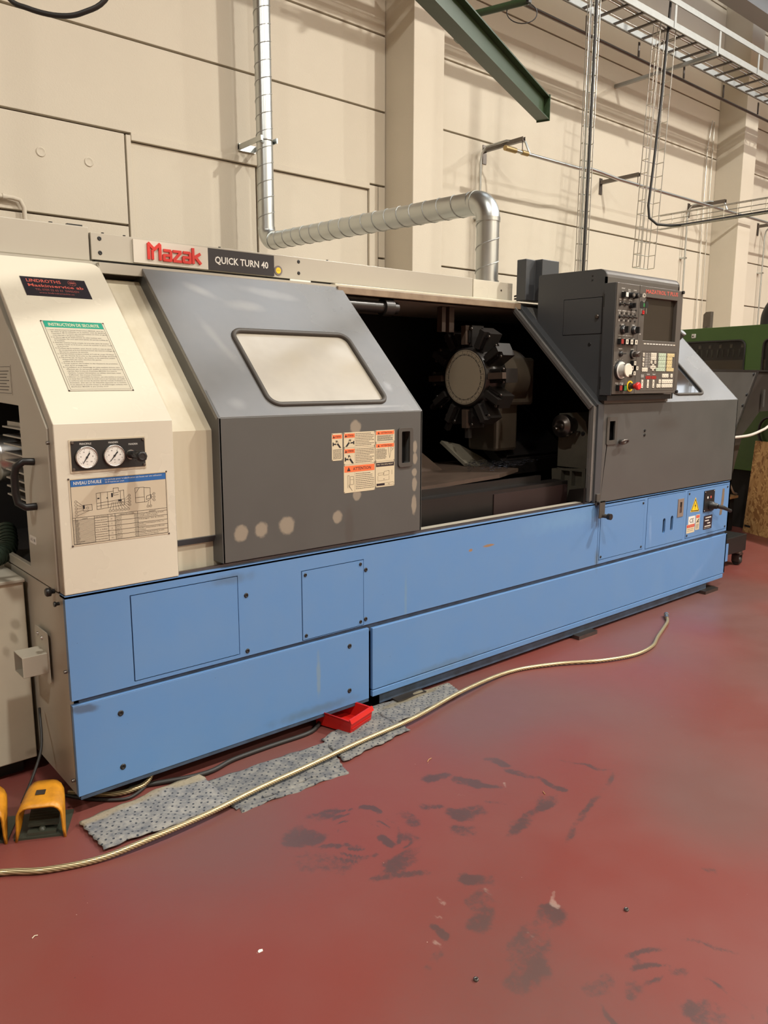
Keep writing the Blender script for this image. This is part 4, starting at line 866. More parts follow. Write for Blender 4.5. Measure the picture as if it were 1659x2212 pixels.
for u, v, w, t in ((3.062,1.981,.034,'COOLANT'),(3.122,1.977,.022,'PROG'),(3.122,1.968,.022,'LOCK'),(3.180,1.977,.03,'POWER'),(3.060,1.963,.015,'ON'),(3.038,1.921,.02,'M8'),(3.084,1.921,.026,'BLOCK'),(3.138,1.921,.036,'OPTIONS'),
    (3.036,1.861,.036,'CHUCK'),(3.083,1.861,.042,'SPINDLE'),(3.130,1.861,.034,'QUILL'),(3.174,1.861,.040,'COOLANT'),(3.070,1.788,.034,'TURRET'),(3.184,1.788,.026,'FEED'),(3.065,1.655,.034,'RESET'),(3.185,1.654,.034,'RAPID'),
    (3.047,1.466,.032,'FEED'),(3.092,1.466,.036,'CYCLE'),(3.047,1.712,.028,'-+8'),(3.092,1.712,.028,'-+2'),(3.139,1.712,.024,'-+0'),(3.183,1.712,.026,'-+9'),(3.052,1.458,.01,'O'),(3.100,1.458,.01,'I'),(3.266,1.924,.02,'ON'),(3.255,1.742,.016,'NC'),
    (3.303,1.511,.034,'SPINDLE'),(3.303,1.502,.034,'OVERRIDE'),(3.366,1.517,.030,'Spindle'),(3.428,1.517,.028,'Rapid')): lab(u, v, w, t)
m_.text(CF,'MPG',3.118,1.728,.02,.006,.0005,align='C').fbox(CF,3.036,1.7305,3.100,1.732,0,.0005).fbox(CF,3.136,1.7305,3.178,1.732,0,.0005)
for u, v in ((3.036,1.851),(3.083,1.851),(3.128,1.851),(3.168,1.851),(3.036,1.812),(3.083,1.812),(3.128,1.812),(3.040,1.908),(3.084,1.908),(3.130,1.908)):
    m_.text(CF, rnd.choice('XZPGHE'), u-.004, v-.004, .009, .010, .0005, bold=.02)
for k in range(9):
    m_.fbox(CF, 3.325,1.637-k*.0095, 3.352,1.639-k*.0095,0,.0005).fbox(CF, 3.362,1.637-k*.0095, 3.376-.004*(k%2),1.639-k*.0095,0,.0005)
for k in range(7):
    a = R(90+(k-3)*22); m_.text(CF, '.', 3.066+.065*math.cos(a), 1.540+.062*math.sin(a), .003, .02, .0005)
m_.obj('lettering', con)
# toggles, lamps
def ctl(name, mb): return mb.obj(name, con)
for u, v in ((3.038,1.898),(3.084,1.900),(3.039,1.832),(3.083,1.833),(3.128,1.833),(3.172,1.834)):
    ctl('toggle_switch', MB().use(BLACK).lathe(CF, [(.010,0),(.008,.006)], 12, u, v).use(DSTEEL).cyl(CF.p(u,v,.004), CF.p(u,v-.006,.028), .0045, 8))
for u, v in ((3.058,1.851),(3.104,1.851),(3.149,1.849),(3.193,1.847),(3.058,1.812),(3.104,1.812),(3.149,1.812),(3.193,1.812),(3.152,1.873),(3.199,1.873),(3.058,1.909),(3.050,1.784),(3.095,1.784)):
    ctl('indicator_lamp', MB().use(BLACK).lathe(CF, [(.0055,0),(.0045,.003)], 10, u, v))
def pbtn(u, v, c, s=.015, d=.026):
    b = MB().use(BLACK).fbox(CF, u-s, v-s, u+s, v+s, 0, d).use(c).plate(CF, rect(u-s*.75,v-s*.8,u+s*.75,v+s*.8), [] if c in (KEYR, KEYGR, WHITE) else [rect(u-s*.3,v-s*.45,u+s*.3,v+s*.45)], d, d+.002)
    return b.obj('push_button', con)
pbtn(3.062,1.949,WHITE,.015)
for u, c in ((3.046,KEYR),(3.092,KEYW),(3.139,KEYW),(3.183,KEYW)): pbtn(u,1.697,c,.0155,.022)
for u, v in ((3.183,1.581),(3.159,1.553),(3.208,1.553),(3.183,1.524)): pbtn(u,v,KEYW,.013,.022)
pbtn(3.055,1.443,KEYR,.0165,.022); pbtn(3.100,1.442,KEYGR,.0165,.022); pbtn(3.269,1.906,KEYGR,.012,.004); pbtn(3.268,1.866,ESTOP,.012,.004)
for u, v in ((3.074,1.762),(3.183,1.763)):
    ctl('selector_knob', MB().use(BLACK).lathe(CF, [(.024,0),(.022,.016),(.018,.018)], 20, u, v).use(STEEL).lathe(CF, [(.0185,.018),(.0175,.020)], 20, u, v).use(BLACK).fbox(CF, u-.006, v-.018, u+.006, v+.018, .018, .040))
ctl('selector_knob', MB().use(BLACK).lathe(CF, [(.026,0),(.024,.010)], 20, 3.186, 1.630).use(STEEL).lathe(CF, [(.022,.010),(.021,.013)], 20, 3.186, 1.630).use(DSTEEL).lathe(CF, [(.0165,.013),(.0155,.045),(.012,.047)], 20, 3.186, 1.630))
ctl('toggle_switch', MB().use(BLACK).lathe(CF, [(.016,0),(.014,.01),(.008,.012)], 12, 3.066, 1.630).cyl(CF.p(3.066,1.63,.01), CF.p(3.085,1.632,.026), .003, 6))
h = MB().use(BLACK).lathe(CF, [(.054,0),(.052,.012),(.048,.014)], 36, 3.066, 1.540).use(WHITE).lathe(CF, [(.048,.012),(.047,.0155)], 36, 3.066, 1.540).use(STEEL).lathe(CF, [(.036,.014),(.035,.05),(.038,.052)], 36, 3.066, 1.540)
h.use(KEYW).lathe(CF, [(.037,.052),(.037,.058),(.035,.060),(.031,.0585)], 36, 3.066, 1.540).use(DSTEEL).cyl(CF.p(3.078,1.510,.058), CF.p(3.078,1.510,.078), .008, 12); h.obj('handwheel', con)
es = MB().use(YELLOW).plate(CF, arc((3.176,1.452),.031,0,350,28), [arc((3.176,1.452),.0225,0,345,18)], 0, .004).use(DSTEEL).lathe(CF, [(.017,0),(.016,.03)], 20, 3.176, 1.452)
es.use(ESTOP).lathe(CF, [(.012,.028),(.016,.04),(.022,.050),(.022,.060),(.017,.064)], 24, 3.176, 1.452); es.obj('emergency_stop', con)
# key switches with keys hanging
for u in (3.122, 3.172):
    kb = MB().use(BLACK).lathe(CF, [(.016,0),(.015,.03)], 16, u, 1.950).use(STEEL).lathe(CF, [(.010,.03),(.009,.034)], 14, u, 1.950)
    if u > 3.15:
        kb.use(STEEL).fbox(CF, u-.0015, 1.940, u+.0015, 1.960, .034, .050).plate(F(CF.p(u,1.95,.052),(1,-.35,0),(0,0,1)), arc((.012,.0),.012,0,330,11), [arc((.014,.0),.005,0,330,11)], -.001, .001)
    kb.obj('key_switch', con)
kr = MB().use(STEEL)
kr.tube([(3.181+.020*math.cos(R(a)), -.118, 1.936+.020*math.sin(R(a))) for a in range(0,360,20)], .0012, 5, closed=True)
kr.use(BLACK).plate(FF(-.116), rrect(3.150,1.878,3.180,1.918,.008), [], 0,.003).use(STEEL).plate(FF(-.116), rect(3.162,1.850,3.169,1.878), [], 0,.0015)
kr.use(BLACK).plate(FF(-.120), rrect(3.193,1.882,3.223,1.918,.008), [], 0,.003).use(STEEL).plate(FF(-.120), rect(3.205,1.852,3.211,1.882), [], 0,.0015)
kr.obj('spare_keys', con)
ctl('selector_knob', MB().use(BLACK).lathe(CF, [(.016,0),(.014,.02)], 16, 3.139, 1.895).fbox(CF, 3.134,1.882,3.144,1.908,.02,.034))
# keyboard
m_ = MB().use(PANEL).plate(CF, rect(3.285,1.425,3.664,1.653), [rect(3.287,1.427,3.662,1.651)], 0, .0012)
m_.obj('keypad_frame', con)
KEYS = []
def krow(u0, u1, n, v, c, hh=.0085, gap=.0016):
    w = (u1-u0)/n
    for k in range(n): KEYS.append((u0+k*w+gap/2, v-hh, u0+(k+1)*w-gap/2, v+hh, c))
for v in (1.631,1.603,1.575): krow(3.296,3.311,1,v,KEYW,.0105)
krow(3.292,3.352,3,1.546,KEYW,.011)
krow(3.380,3.440,3,1.633,KEYW,.010); krow(3.380,3.440,3,1.612,KEYW,.0095); krow(3.380,3.399,1,1.590,KEYW,.009); krow(3.421,3.440,1,1.590,KEYW,.009)
for u, v in ((3.410,1.570),(3.391,1.560),(3.429,1.560),(3.410,1.549)): krow(u-.010,u+.010,1,v,KEYW,.0085)
for k, v in enumerate((1.633,1.6115,1.590,1.569)): krow(3.464,3.546,4,v,KEYG,.0095)
krow(3.444,3.546,5,1.5475,KEYG,.0095)
krow(3.560,3.642,4,1.633,KEYY,.0095)
for v in (1.6115,1.590,1.569): krow(3.560,3.620,3,v,KEYY,.0095)
krow(3.560,3.642,4,1.5475,KEYY,.0095)
for u in (3.303,3.364,3.424):
    krow(u-.0095,u+.0095,1,1.4765,KEYW,.0118); krow(u-.0095,u+.0095,1,1.4525,KEYW,.0118)
krow(3.516,3.588,3,1.512,KEYW,.011); krow(3.612,3.636,1,1.512,KEYW,.011); krow(3.482,3.506,1,1.4785,KEYW,.0115); krow(3.516,3.640,5,1.4785,KEYW,.0115)
krow(3.460,3.506,2,1.4525,KEYW,.0105); krow(3.516,3.640,5,1.4525,KEYW,.0105)
for a, b, c, d, k in KEYS:
    q = MB().use(k).plate(CF, rrect(a,b,c,d,.003,2), [], 0, .003); cx = (a+c)/2
    q.use(INKB).fbox(CF, cx-.0022, b+.005, cx+.0022, b+.012, .003, .0033).obj('key', con)
for u in (3.366, 3.427): MB().use(KEYR).fbox(CF, u-.027, 1.492, u+.027, 1.510, 0, .0012).obj('digit_display', con)
for k in range(11):
    u = 3.309 + k*.0323; MB().use(KEYW if k in (0,10) else WHITE).fbox(CF, u-.0115, 1.690, u+.0115, 1.6955, 0, .0015).obj('soft_key', con)

# ---- name bar across the top
NB = FF(.65)
m_ = MB().use(BEIGE2).box(.405,.65,1.962,2.615,.70,2.066)
for u, v in ((.44,2.045),(.44,1.99),(1.40,2.045),(1.40,1.992)): screw(m_, NB, u, v, .007)
for u in (.47,.56,1.0,1.6): m_.use(BLACK).cyl((u,.69,2.066),(u,.69,2.076),.006,8)
nb = m_.obj('name_bar', LA, bevel=.003)
MB().use(mat('brand_plate_paint',(0.60,0.55,0.46),.4)).plate(NB, rect(.576,1.966,.915,2.058), [], 0, .008).obj('brand_plate', nb)
m_ = MB().use(REDP)
def glyph(strokes, u, v, h, w):     # thick flat strokes in a 0..1 box
    for i_, (a, b, t) in enumerate(strokes):
        ax, ay, bx_, by = u+a[0]*w, v+a[1]*h, u+b[0]*w, v+b[1]*h; l = math.hypot(bx_-ax, by-ay); px_, py_ = -(by-ay)/l*t/2, (bx_-ax)/l*t/2; ex, ey = (bx_-ax)/l*t*.22, (by-ay)/l*t*.22
        m_.plate(NB, [(ax-ex+px_,ay-ey+py_),(ax-ex-px_,ay-ey-py_),(bx_+ex-px_,by+ey-py_),(bx_+ex+px_,by+ey+py_)], [], .008, .014+i_*.0004)
th = .0118
glyph([((0,.03),(0,.93),th),((0,.97),(.5,.62),th),((.5,.62),(1,.97),th),((1,.93),(1,.03),th),((.33,.03),(.33,.55),th*.9)], .640, 1.9835, .066, .050)
A_ = [((.08,.94),(.92,.94),th*.9),((.95,.9),(.95,.04),th),((.05,.06),(.92,.06),th*.9),((.05,.5),(.92,.5),th*.85),((.04,.06),(.04,.5),th)]
glyph(A_, .706, 1.9835, .045, .034); glyph([((.0,.94),(1,.94),th*.9),((.95,.86),(.05,.14),th),((0,.06),(1,.06),th*.9)], .751, 1.9835, .045, .034)
glyph(A_, .795, 1.9835, .045, .034); glyph([((0,.03),(0,.97),th),((.1,.38),(.95,.66),th),((.35,.42),(1,.03),th)], .842, 1.9835, .064, .034)
m_.obj('brand_letters', nb)
m_ = MB().use(NAVY).plate(NB, rect(.916,1.966,1.257,2.058), [], 0, .007).use(WHITE).text(NB,'QUICK TURN 40',1.087,1.997,.275,.030,.0075,align='C',bold=.02).obj('model_plate', nb)
m_ = MB().use(mat('grey_ring',(0.16,0.13,0.12),.5)).lathe(NB, [(.022,0),(.022,.003)], 28, 1.283, 1.994).use(YELLOW).lathe(NB, [(.014,.003),(.014,.0036)], 24, 1.283, 1.994).use(INKB).text(NB,'XXXX',1.283,1.9925,.018,.004,.0038,align='C').obj('round_seal', nb)
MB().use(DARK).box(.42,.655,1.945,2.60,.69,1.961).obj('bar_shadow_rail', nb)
MB().use(BEIGE).box(2.33,.655,1.945,2.615,.70,1.962).use(WHITE).box(1.35,.650,1.953,1.47,.66,1.962).box(2.10,.650,1.950,2.22,.66,1.962).obj('bar_bracket', nb)
MB().use(BEIGE2).box(-.9,.655,1.955,.40,.75,2.085).obj('end_bar', LA, bevel=.004)
MB().use(BLACK).cyl((.27,.70,2.085),(.27,.70,2.095),.008,8).obj('bolt', LA)
MB().use(BLACK).box(.33,.69,2.085,.39,.71,2.096).obj('bar_clip', LA)
m_ = MB().use(mat('dirty_tan_rail',(0.30,0.22,0.14),.5,var=.7,vscale=12,vcol=(0.14,0.09,0.055))).box(1.58,.575,1.905,2.965,.62,1.940).use(BEIGE_DIRTY).box(1.58,.60,1.940,2.965,.64,1.955)
m_.obj('opening_head_rail', LA, bevel=.003)
MB().use(BEIGE).box(2.655,.68,1.955,3.005,.95,2.068).use(DSTEEL).lathe(FF(.68),[(.006,0),(.005,.003)],8,2.90,2.02).obj('extraction_box', LA, bevel=.003)
MB().use(DSTEEL).tube([(3.0,.66,1.99),(3.03,.64,2.0),(3.10,.62,1.985)], .006, 6).tube([(3.0,.66,1.975),(3.04,.63,1.975),(3.10,.62,1.97)], .006, 6).obj('cable_bundle', LA)
base(LA, (2.3, .9, 0))

# ------------------------------------------------------------------ spiral duct
DU = thing('exhaust_duct', 'galvanised spiral duct rising from the lathe and up the cream wall', 'duct')
DR = .070
def seams(p0, p1, r, pitch, name='spiral_pipe'):
    p0, p1 = Vector(p0), Vector(p1); d = (p1-p0); L_ = d.length; t = d.normalized(); a = t.orthogonal().normalized(); b = t.cross(a)
    mb = MB().use(GALV).cyl(p0, p1, r, 40)
    n = int(L_/pitch*20); pts = [p0 + t*(L_*i/n) + (a*math.cos(2*math.pi*i/20) + b*math.sin(2*math.pi*i/20))*(r+.0002) for i in range(n+1)]
    mb.use(GALVD).tube(pts, .0042, 5, caps=False); return mb.obj(name, DU)
E1 = (2.99, 3.45, 2.655); E2 = (2.90, .80, 2.555)
def elbow(c, d0, d1, r=DR, rad=.11):
    c, d0, d1 = Vector(c), Vector(d0).normalized(), Vector(d1).normalized(); P0, P1 = c - d0*rad, c + d1*rad; pts = []
    for k in range(13):
        a = R(90*k/12); pts.append(P0 + d0*rad*math.sin(a) + d1*rad*(1-math.cos(a)))
    mb = MB().use(GALV).tube(pts, r+.003, 40, caps=False)
    for p, d in ((P0, d0), (P1, d1)): mb.cyl(p - d*.012, p + d*.012, r+.005, 40)
    for p, d in ((P0, d0), (P1, d1)): mb.use(DSTEEL).lathe(F(p, d.orthogonal(), d.cross(d.orthogonal())), [(.001,0),(.001,.001)], 4); mb.use(GALV)
    mb.obj('elbow', DU); return P0, P1
hd = Vector(E2) - Vector(E1)
a0, a1 = elbow(E1, (0,0,-1), hd); b0, b1 = elbow(E2, hd, (0,0,-1))
seams((2.99,3.45,5.3), a0, DR, .135); seams(a1, b0, DR, .135); seams(b1, (2.90,.80,2.068), DR, .135)
MB().use(GALV).cyl((2.90,.80,2.068),(2.90,.80,2.085),DR+.006,32).obj('collar', DU)
MB().use(GALV).box(2.905,3.37,3.455,2.925,3.75,3.495).box(3.06,3.37,3.455,3.07,3.75,3.495).box(2.905,3.73,3.445,3.07,3.75,3.505).tube([(2.99+.074*math.cos(R(a)),3.45+.074*math.sin(R(a)),3.475) for a in range(0,360,15)],.006,6,closed=True).obj('wall_bracket', DU)
# the duct continues to the roof
seams((2.99,3.45,8.95), (2.99,3.45,5.3), DR, .135)
base(DU, (2.90,.80,2.068))

# ------------------------------------------------------------------ crane jib above
bd = Vector((.928,.373,0)).normalized(); rn = Vector((bd.y,-bd.x,0))
T = Vector((3.432,.88,3.13)) 
CR = thing('crane_jib', 'dark green steel jib beam crossing above the lathe, end plate toward the right', 'crane')
S0 = T - bd*11.0
JF = F(T, rn, (0,0,1))     # n = rn x z
def jb(u0, v0, u1, v1, l0, l1, m=GREENB):
    mb = MB().use(m); c = []
    for s in (l0, l1):
        for u, v in ((u0,v0),(u1,v0),(u1,v1),(u0,v1)): c.append(T + bd*s + rn*u + Vector((0,0,v)))
    return mb.add(c, [(3,2,1,0),(4,5,6,7),(0,1,5,4),(1,2,6,5),(2,3,7,6),(3,0,4,7)])
jb(0,0,.078,.008,-11,0).obj('bottom_flange', CR); jb(0,.134,.078,.142,-11,0).obj('top_flange', CR); jb(.036,.008,.042,.134,-11,0).obj('web', CR)
jb(-.004,-.006,.082,.150,0,.010).obj('end_plate', CR)
m_ = MB().use(GREENB).tube([(2.66,.86,3.40),(2.724,.781,3.535),(2.79,.45,3.515)], .020, 12); m_.obj('hand_bracket', CR, bevel=.002)
MB().use(BLACK).tube([Vector((2.84,.53,3.495)) + Vector((.07,-.05,0))*math.cos(R(a)) + Vector((0,0,.055))*math.sin(R(a)) for a in range(0,360,15)], .003, 6, closed=True).box(2.775,.43,3.50,2.80,.48,3.54).obj('hanging_cable', CR)
base(CR, tuple(T))

# ------------------------------------------------------------------ cable tray and wire trays
CT = thing('cable_tray', 'galvanised ladder tray running high along the cream wall', 'cable tray')
for i, y in enumerate((2.42, 2.80)):
    MB().use(GALVD).box(3.0,y-.004,5.25,18.0,y+.004,5.33).box(3.0,y-.02,5.25,18.0,y+.004,5.255).obj('side_rail', CT)
x = 3.1
while x < 14.0:
    MB().use(DSTEEL).box(x,2.42,5.255,x+.025,2.80,5.275).obj('rung', CT); x += .28
m_ = MB().use(ZINC)
for k, y in enumerate((2.50,2.54,2.70)): m_.tube([(3.0+i*1.0, y+.012*math.sin(i*1.7+k), 5.285) for i in range(16)], .008, 6)
tag(m_.obj('cables', CT), None)
x = 3.6
while x < 16:
    MB().use(GALVD).box(x,2.41,5.25,x+.04,2.415,5.52).obj('hanger', CT)
    MB().use(DSTEEL).box(x,2.84,5.10,x+.03,2.85,5.25).obj('hanger', CT); x += 1.0
MB().use(GALVD).box(3.0,2.405,5.50,18.0,2.42,5.56).obj('top_rail', CT)
MB().use(DSTEEL).tube([(3.0,2.87,5.09),(18,2.87,5.09)], .018, 8).obj('conduit', CT)
for x in (4.2, 8.5, 13.0): MB().use(GALVD).box(x,2.38,5.2,x+.04,3.34 if x in (0,) else 3.75,5.24).obj('wall_arm', CT)
base(CT, (10, 2.6, 5.25))

def wire_tray(name, label, p0, along, side, outn, length, width, depth, group=None, n_long=4, step=.15, m=ZINC, r=.0052):
    """U-shaped mesh tray; long wires and cross wires are parts"""
    root = thing(name, label, 'cable tray', group=group)
    p0, al, sd, ou = Vector(p0), Vector(along).normalized(), Vector(side).normalized(), Vector(outn).normalized()
    offs = [(0, depth), (0, 0)] + [(width*k/(n_long-1), 0) for k in range(1, n_long)] + [(width, depth)]
    for a, b in offs:
        q = p0 + sd*a + ou*b; MB().use(m).tube([q, q + al*length], r, 5).obj('long_wire', root)
    n = int(length/step)
    proto = None
    for k in range(n+1):
        q = p0 + al*(k*step)
        if proto is None:
            proto = MB().use(m).tube([sd*0+ou*depth, Vector((0,0,0)), sd*width, sd*width+ou*depth], r, 5).obj('cross_wire', root)
            proto.location = q
        else:
            c = proto.copy(); COL.objects.link(c); c.parent = root; c.location = q
    return root
L1 = wire_tray('wire_cable_tray', 'narrow vertical wire tray with a black cable, dropping behind the control cabinet', (6.02,2.43,2.2), (0.01,0,1), (1,-.35,0), (-.2,-1,0), 3.1, .12, .03, step=.16)
L2 = wire_tray('wire_cable_tray', 'wider vertical wire tray with open lower end, hanging beyond the control cabinet', (7.29,2.57,2.735), (0.062,-.0,1), (1,-.1,0), (-.1,-1,0), 2.6, .27, .09, n_long=5, step=.145)
L3 = wire_tray('wire_cable_tray', 'horizontal wire tray leaving the vertical one toward the green machine', (7.70,2.50,3.18), (0,-1,0), (0,0,1), (-1,0,0), 3.6, .15, .05, n_long=4, step=.15)
for l in (L1, L2, L3):
    pass
MB().use(GALV).box(6.055,2.39,2.2,6.064,2.40,5.3).obj('strip', L1)
tag(MB().use(RUBBER).tube(smooth_path([(6.105,2.37,5.3),(6.095,2.37,4.0),(6.085,2.37,3.0),(6.075,2.37,2.2)]), .013, 8).obj('power_cable'), 'thick black cable running straight down the narrow wire tray', 'cable')
tag(MB().use(RUBBER).tube([(7.60,2.47,5.6),(7.53,2.47,4.61),(7.435,2.47,3.776),(7.385,2.47,3.40),(7.40,2.46,3.27),(7.47,2.40,3.20),(7.57,2.30,3.185),(7.66,2.2,3.19),(7.68,1.2,3.195),(7.68,-1.0,3.195)], .014, 10).obj('power_cable'), 'thick black cable turning from the vertical wire tray into the horizontal one', 'cable')

# ------------------------------------------------------------------ compressed air pipe on wall brackets
AP = thing('air_pipe', 'galvanised air pipe running level along the wall on bracket arms', 'pipe')
MB().use(GALV).tube([(5.80,3.2,3.872),(7.05,3.2,3.878),(7.30,3.2,3.91),(7.50,3.2,3.905),(7.9,3.2,3.885),(18,3.2,3.885)], .019, 10).obj('main_pipe', AP)
MB().use(mat('brass_fitting',(0.45,0.33,0.16),.4,metal=.8)).cyl((5.78,3.2,3.872),(5.95,3.2,3.872),.028,10).cyl((6.05,3.2,3.875),(6.15,3.2,3.875),.026,10).obj('fitting', AP)
for x, b in ((5.93, 2.0), (10.42, 1.2), (12.98, 1.2)):
    MB().use(GALV).tube([(x+.25,3.2,3.89)]+[(x+.25-.03*k,3.2+.04*k,3.99+.02*math.sin(k)) for k in range(1,3)]+[(x+.1,3.4,4.03),(x+.02,3.62,4.0),(x,3.66,3.94),(x,3.68,3.85),(x,3.68,b)], .013, 8).obj('drop_pipe', AP)
    MB().use(GALV).box(x-.03,3.66,3.25,x+.03,3.75,3.27).obj('pipe_clip', AP)
base(AP, (8, 3.2, 3.87))
for x, t in ((6.06,'grey wall bracket carrying the air pipe, nearest the fat concrete pillar'),(8.30,'grey wall bracket carrying the air pipe, between the two vertical wire trays'),(10.56,'grey wall bracket carrying the air pipe, above the horizontal wire tray'),(12.85,'grey wall bracket beyond the far pillar')):
    b = thing('pipe_bracket', t, 'bracket', group='air pipe brackets')
    MB().use(DSTEEL).box(x-.02,3.18,3.985,x+.02,3.75,3.99).box(x-.02,3.18,3.99,x-.016,3.75,4.03).box(x+.016,3.18,3.99,x+.02,3.75,4.03).obj('arm', b)
    MB().use(DSTEEL).box(x-.03,3.74,3.86,x+.03,3.75,4.06).obj('wall_plate', b)
    MB().use(DSTEEL).tube([(x,3.2,3.985),(x,3.2,3.86)], .006, 6).obj('hanger_rod', b)
    base(b, (x,3.75,3.9))
for x in (10.94, 11.10):
    tag(MB().use(ZINC).tube([(x,3.72,1.0),(x,3.72,4.9),(x+.10 if x<11 else x,3.72,5.3)], .010, 6).obj('thin_conduit'), 'thin vertical conduit on the wall beside the far pillar, ' + ('farther from it' if x < 11 else 'closer to it'), 'conduit')
tag(MB().use(WALL).tube([(-1.6,3.71,2.775),(1.0,3.71,2.78),(1.05,3.71,2.77),(1.075,3.71,2.72),(1.08,3.71,2.0)], .016, 10).cyl((.93,3.71,2.78),(.96,3.71,2.78),.021,10).obj('painted_conduit'), 'cream painted conduit bending down the wall above the name bar end', 'conduit')
tag(MB().use(RUBBER).tube(smooth_path([(.15,1.27,9.0),(.18,1.22,4.2),(.23,1.19,3.25),(.30,1.134,3.052),(.36,1.071,3.0),(.451,.986,2.97),(.532,.92,2.983),(.621,.861,3.057),(.70,.80,3.3),(.75,.78,4.2),(.76,.78,9.0)],6), .0105, 10).obj('hanging_hose'), 'black hose hanging in a loop at the top above the beige cover', 'hose')

# ------------------------------------------------------------------ floor level, in front of and under the lathe
def pad(name, label, c, z=.004, seed=1, m=None):
    """absorbent mat from four corners BL, BR, TR, TL"""
    nx, ny = 46, 20; vs = []; fs = []; r_ = random.Random(seed); P = [Vector((*q, 0)) for q in c]
    ph = [r_.random()*6 for _ in range(6)]
    for j in range(ny+1):
        for i in range(nx+1):
            s, t = i/nx, j/ny; p = (P[0]*(1-s)+P[1]*s)*(1-t) + (P[3]*(1-s)+P[2]*s)*t
            e = .0025*math.sin(s*40+ph[0]) + .004*math.sin(s*13+ph[1])
            if j in (0, ny): p.y += e
            if i in (0, nx): p.x += .003*math.sin(t*34+ph[2])
            h = z + .0035*(math.sin(s*17+t*5+ph[3])*math.sin(t*9+ph[4])+1) + (.008*max(0, math.sin(s*9+ph[5]))**3 if t > .8 else 0)
            if i in (0,nx) or j in (0,ny): h = z
            vs.append((p.x, p.y, h))
    for j in range(ny):
        for i in range(nx): a = j*(nx+1)+i; fs.append((a, a+1, a+nx+2, a+nx+1))
    mb = MB().use(m); mb.smooth = True; mb.add(vs, fs)
    o = mb.obj(name); sol = o.modifiers.new('thick', 'SOLIDIFY'); sol.thickness = .003; sol.offset = -1
    return tag(o, label, 'mat', 'absorbent mats along the foot of the lathe')
def matm(name, rot, c1, c2, extra):
    m = mat(name, c1, .9, var=.95, vscale=26, vcol=c2, bump=.5, bscale=120); nt = m.node_tree; N = nt.nodes; L = nt.links; b = N['Principled BSDF']
    cur = b.inputs['Base Color'].links[0].from_socket
    tc = N.new('ShaderNodeTexCoord'); mp = N.new('ShaderNodeMapping'); mp.inputs['Rotation'].default_value = (0,0,R(rot)); L.new(tc.outputs['Object'], mp.inputs[0])
    v = N.new('ShaderNodeTexVoronoi'); v.voronoi_dimensions = '2D'; v.inputs['Scale'].default_value = 42; v.inputs['Randomness'].default_value = .4; L.new(mp.outputs[0], v.inputs['Vector'])
    k = nmath(nt, 'LESS_THAN', v.outputs['Distance'], .17)
    mx = N.new('ShaderNodeMix'); mx.data_type = 'RGBA'; mx.inputs[7].default_value = (.035,.04,.05,1); L.new(k, mx.inputs[0]); L.new(cur, mx.inputs[6]); L.new(mx.outputs[2], b.inputs['Base Color'])
    if extra: spots(m, extra, axes='XY', noise=.2)
    return m
M1 = matm('absorbent_fleece', 40, (0.30,0.285,0.25), (0.07,0.08,0.10), [(.12,-.055,.26,.045,6,.5,(0.27,0.22,0.14),.8),(.40,-.04,.14,.05,0,.5,(0.30,0.25,0.16),.8)])
M2 = matm('absorbent_fleece_grey', 48, (0.235,0.225,0.195), (0.055,0.062,0.08), [(1.55,-.03,.25,.03,3,.6,(0.17,0.14,0.08),.8)])
pad('absorbent_mat', 'pale dotted absorbent mat beside the yellow foot pedals', [(-.012,-.262),(.140,-.262),(.142,-.10),(-.021,-.055)], .004, 1, M1)
bpy.data.objects.remove(bpy.data.objects['absorbent_mat'])
pad('absorbent_mat', 'pale dotted absorbent mat with brown upper edge beside the yellow foot pedals', [(-.012,-.264),(.440,-.292),(.447,-.018),(-.021,-.055)], .012, 1, M1)
pad('absorbent_mat', 'grey dotted absorbent mat in front of the red bin, lying between two others', [(.43,-.322),(.905,-.318),(.985,-.115),(.42,-.085)], .005, 2, M2)
pad('absorbent_mat', 'thin dark grey mat strip sticking out below the hose', [(.44,-.345),(.895,-.372),(.91,-.30),(.45,-.31)], .001, 5, M2)
pad('absorbent_mat', 'grey absorbent mat running under the front of the red bin', [(.925,-.300),(1.31,-.262),(1.36,.03),(.97,-.09)], .009, 3, M2)
pad('absorbent_mat', 'worn brownish absorbent mat at the far end of the row, right of the red bin', [(1.29,-.185),(1.765,-.128),(1.80,-.010),(1.31,.02)], .013, 4, M2)

hose = mat('braided_brass_hose', (0.50,0.40,0.22), .3, metal=.55)
nt = hose.node_tree; N = nt.nodes
tc = N.new('ShaderNodeTexCoord'); w1 = N.new('ShaderNodeTexWave'); w1.inputs['Scale'].default_value = 55; w1.bands_direction = 'DIAGONAL'; w1.inputs['Distortion'].default_value = .5; nt.links.new(tc.outputs['Object'], w1.inputs['Vector'])
mx = N.new('ShaderNodeMix'); mx.data_type = 'RGBA'; mx.inputs[6].default_value = (.20,.15,.07,1); mx.inputs[7].default_value = (.60,.50,.30,1); nt.links.new(w1.outputs['Color'], mx.inputs[0]); nt.links.new(mx.outputs[2], N['Principled BSDF'].inputs['Base Color'])
hp = [(-.75,-.02),(-.50,-.08),(-.299,-.178),(-.188,-.255),(-.036,-.307),(.139,-.326),(.33,-.315),(.551,-.285),(.76,-.268),(1.065,-.238),(1.382,-.215),(1.756,-.148),(2.142,-.108),(2.408,-.19),(2.641,-.32),(2.854,-.385),(3.05,-.375),(3.22,-.31),(3.40,-.245),(3.53,-.195),(3.62,-.14)]
hz = [(x, y, .012 + (.014 if 0.0 < x < 1.85 else 0)) for x, y in hp]
HO = thing('braided_hose', 'golden braided hose snaking over the mats and across the red floor', 'hose')
MB().use(hose).tube(smooth_path(hz, 10), .0098, 12).obj('hose_line', HO)
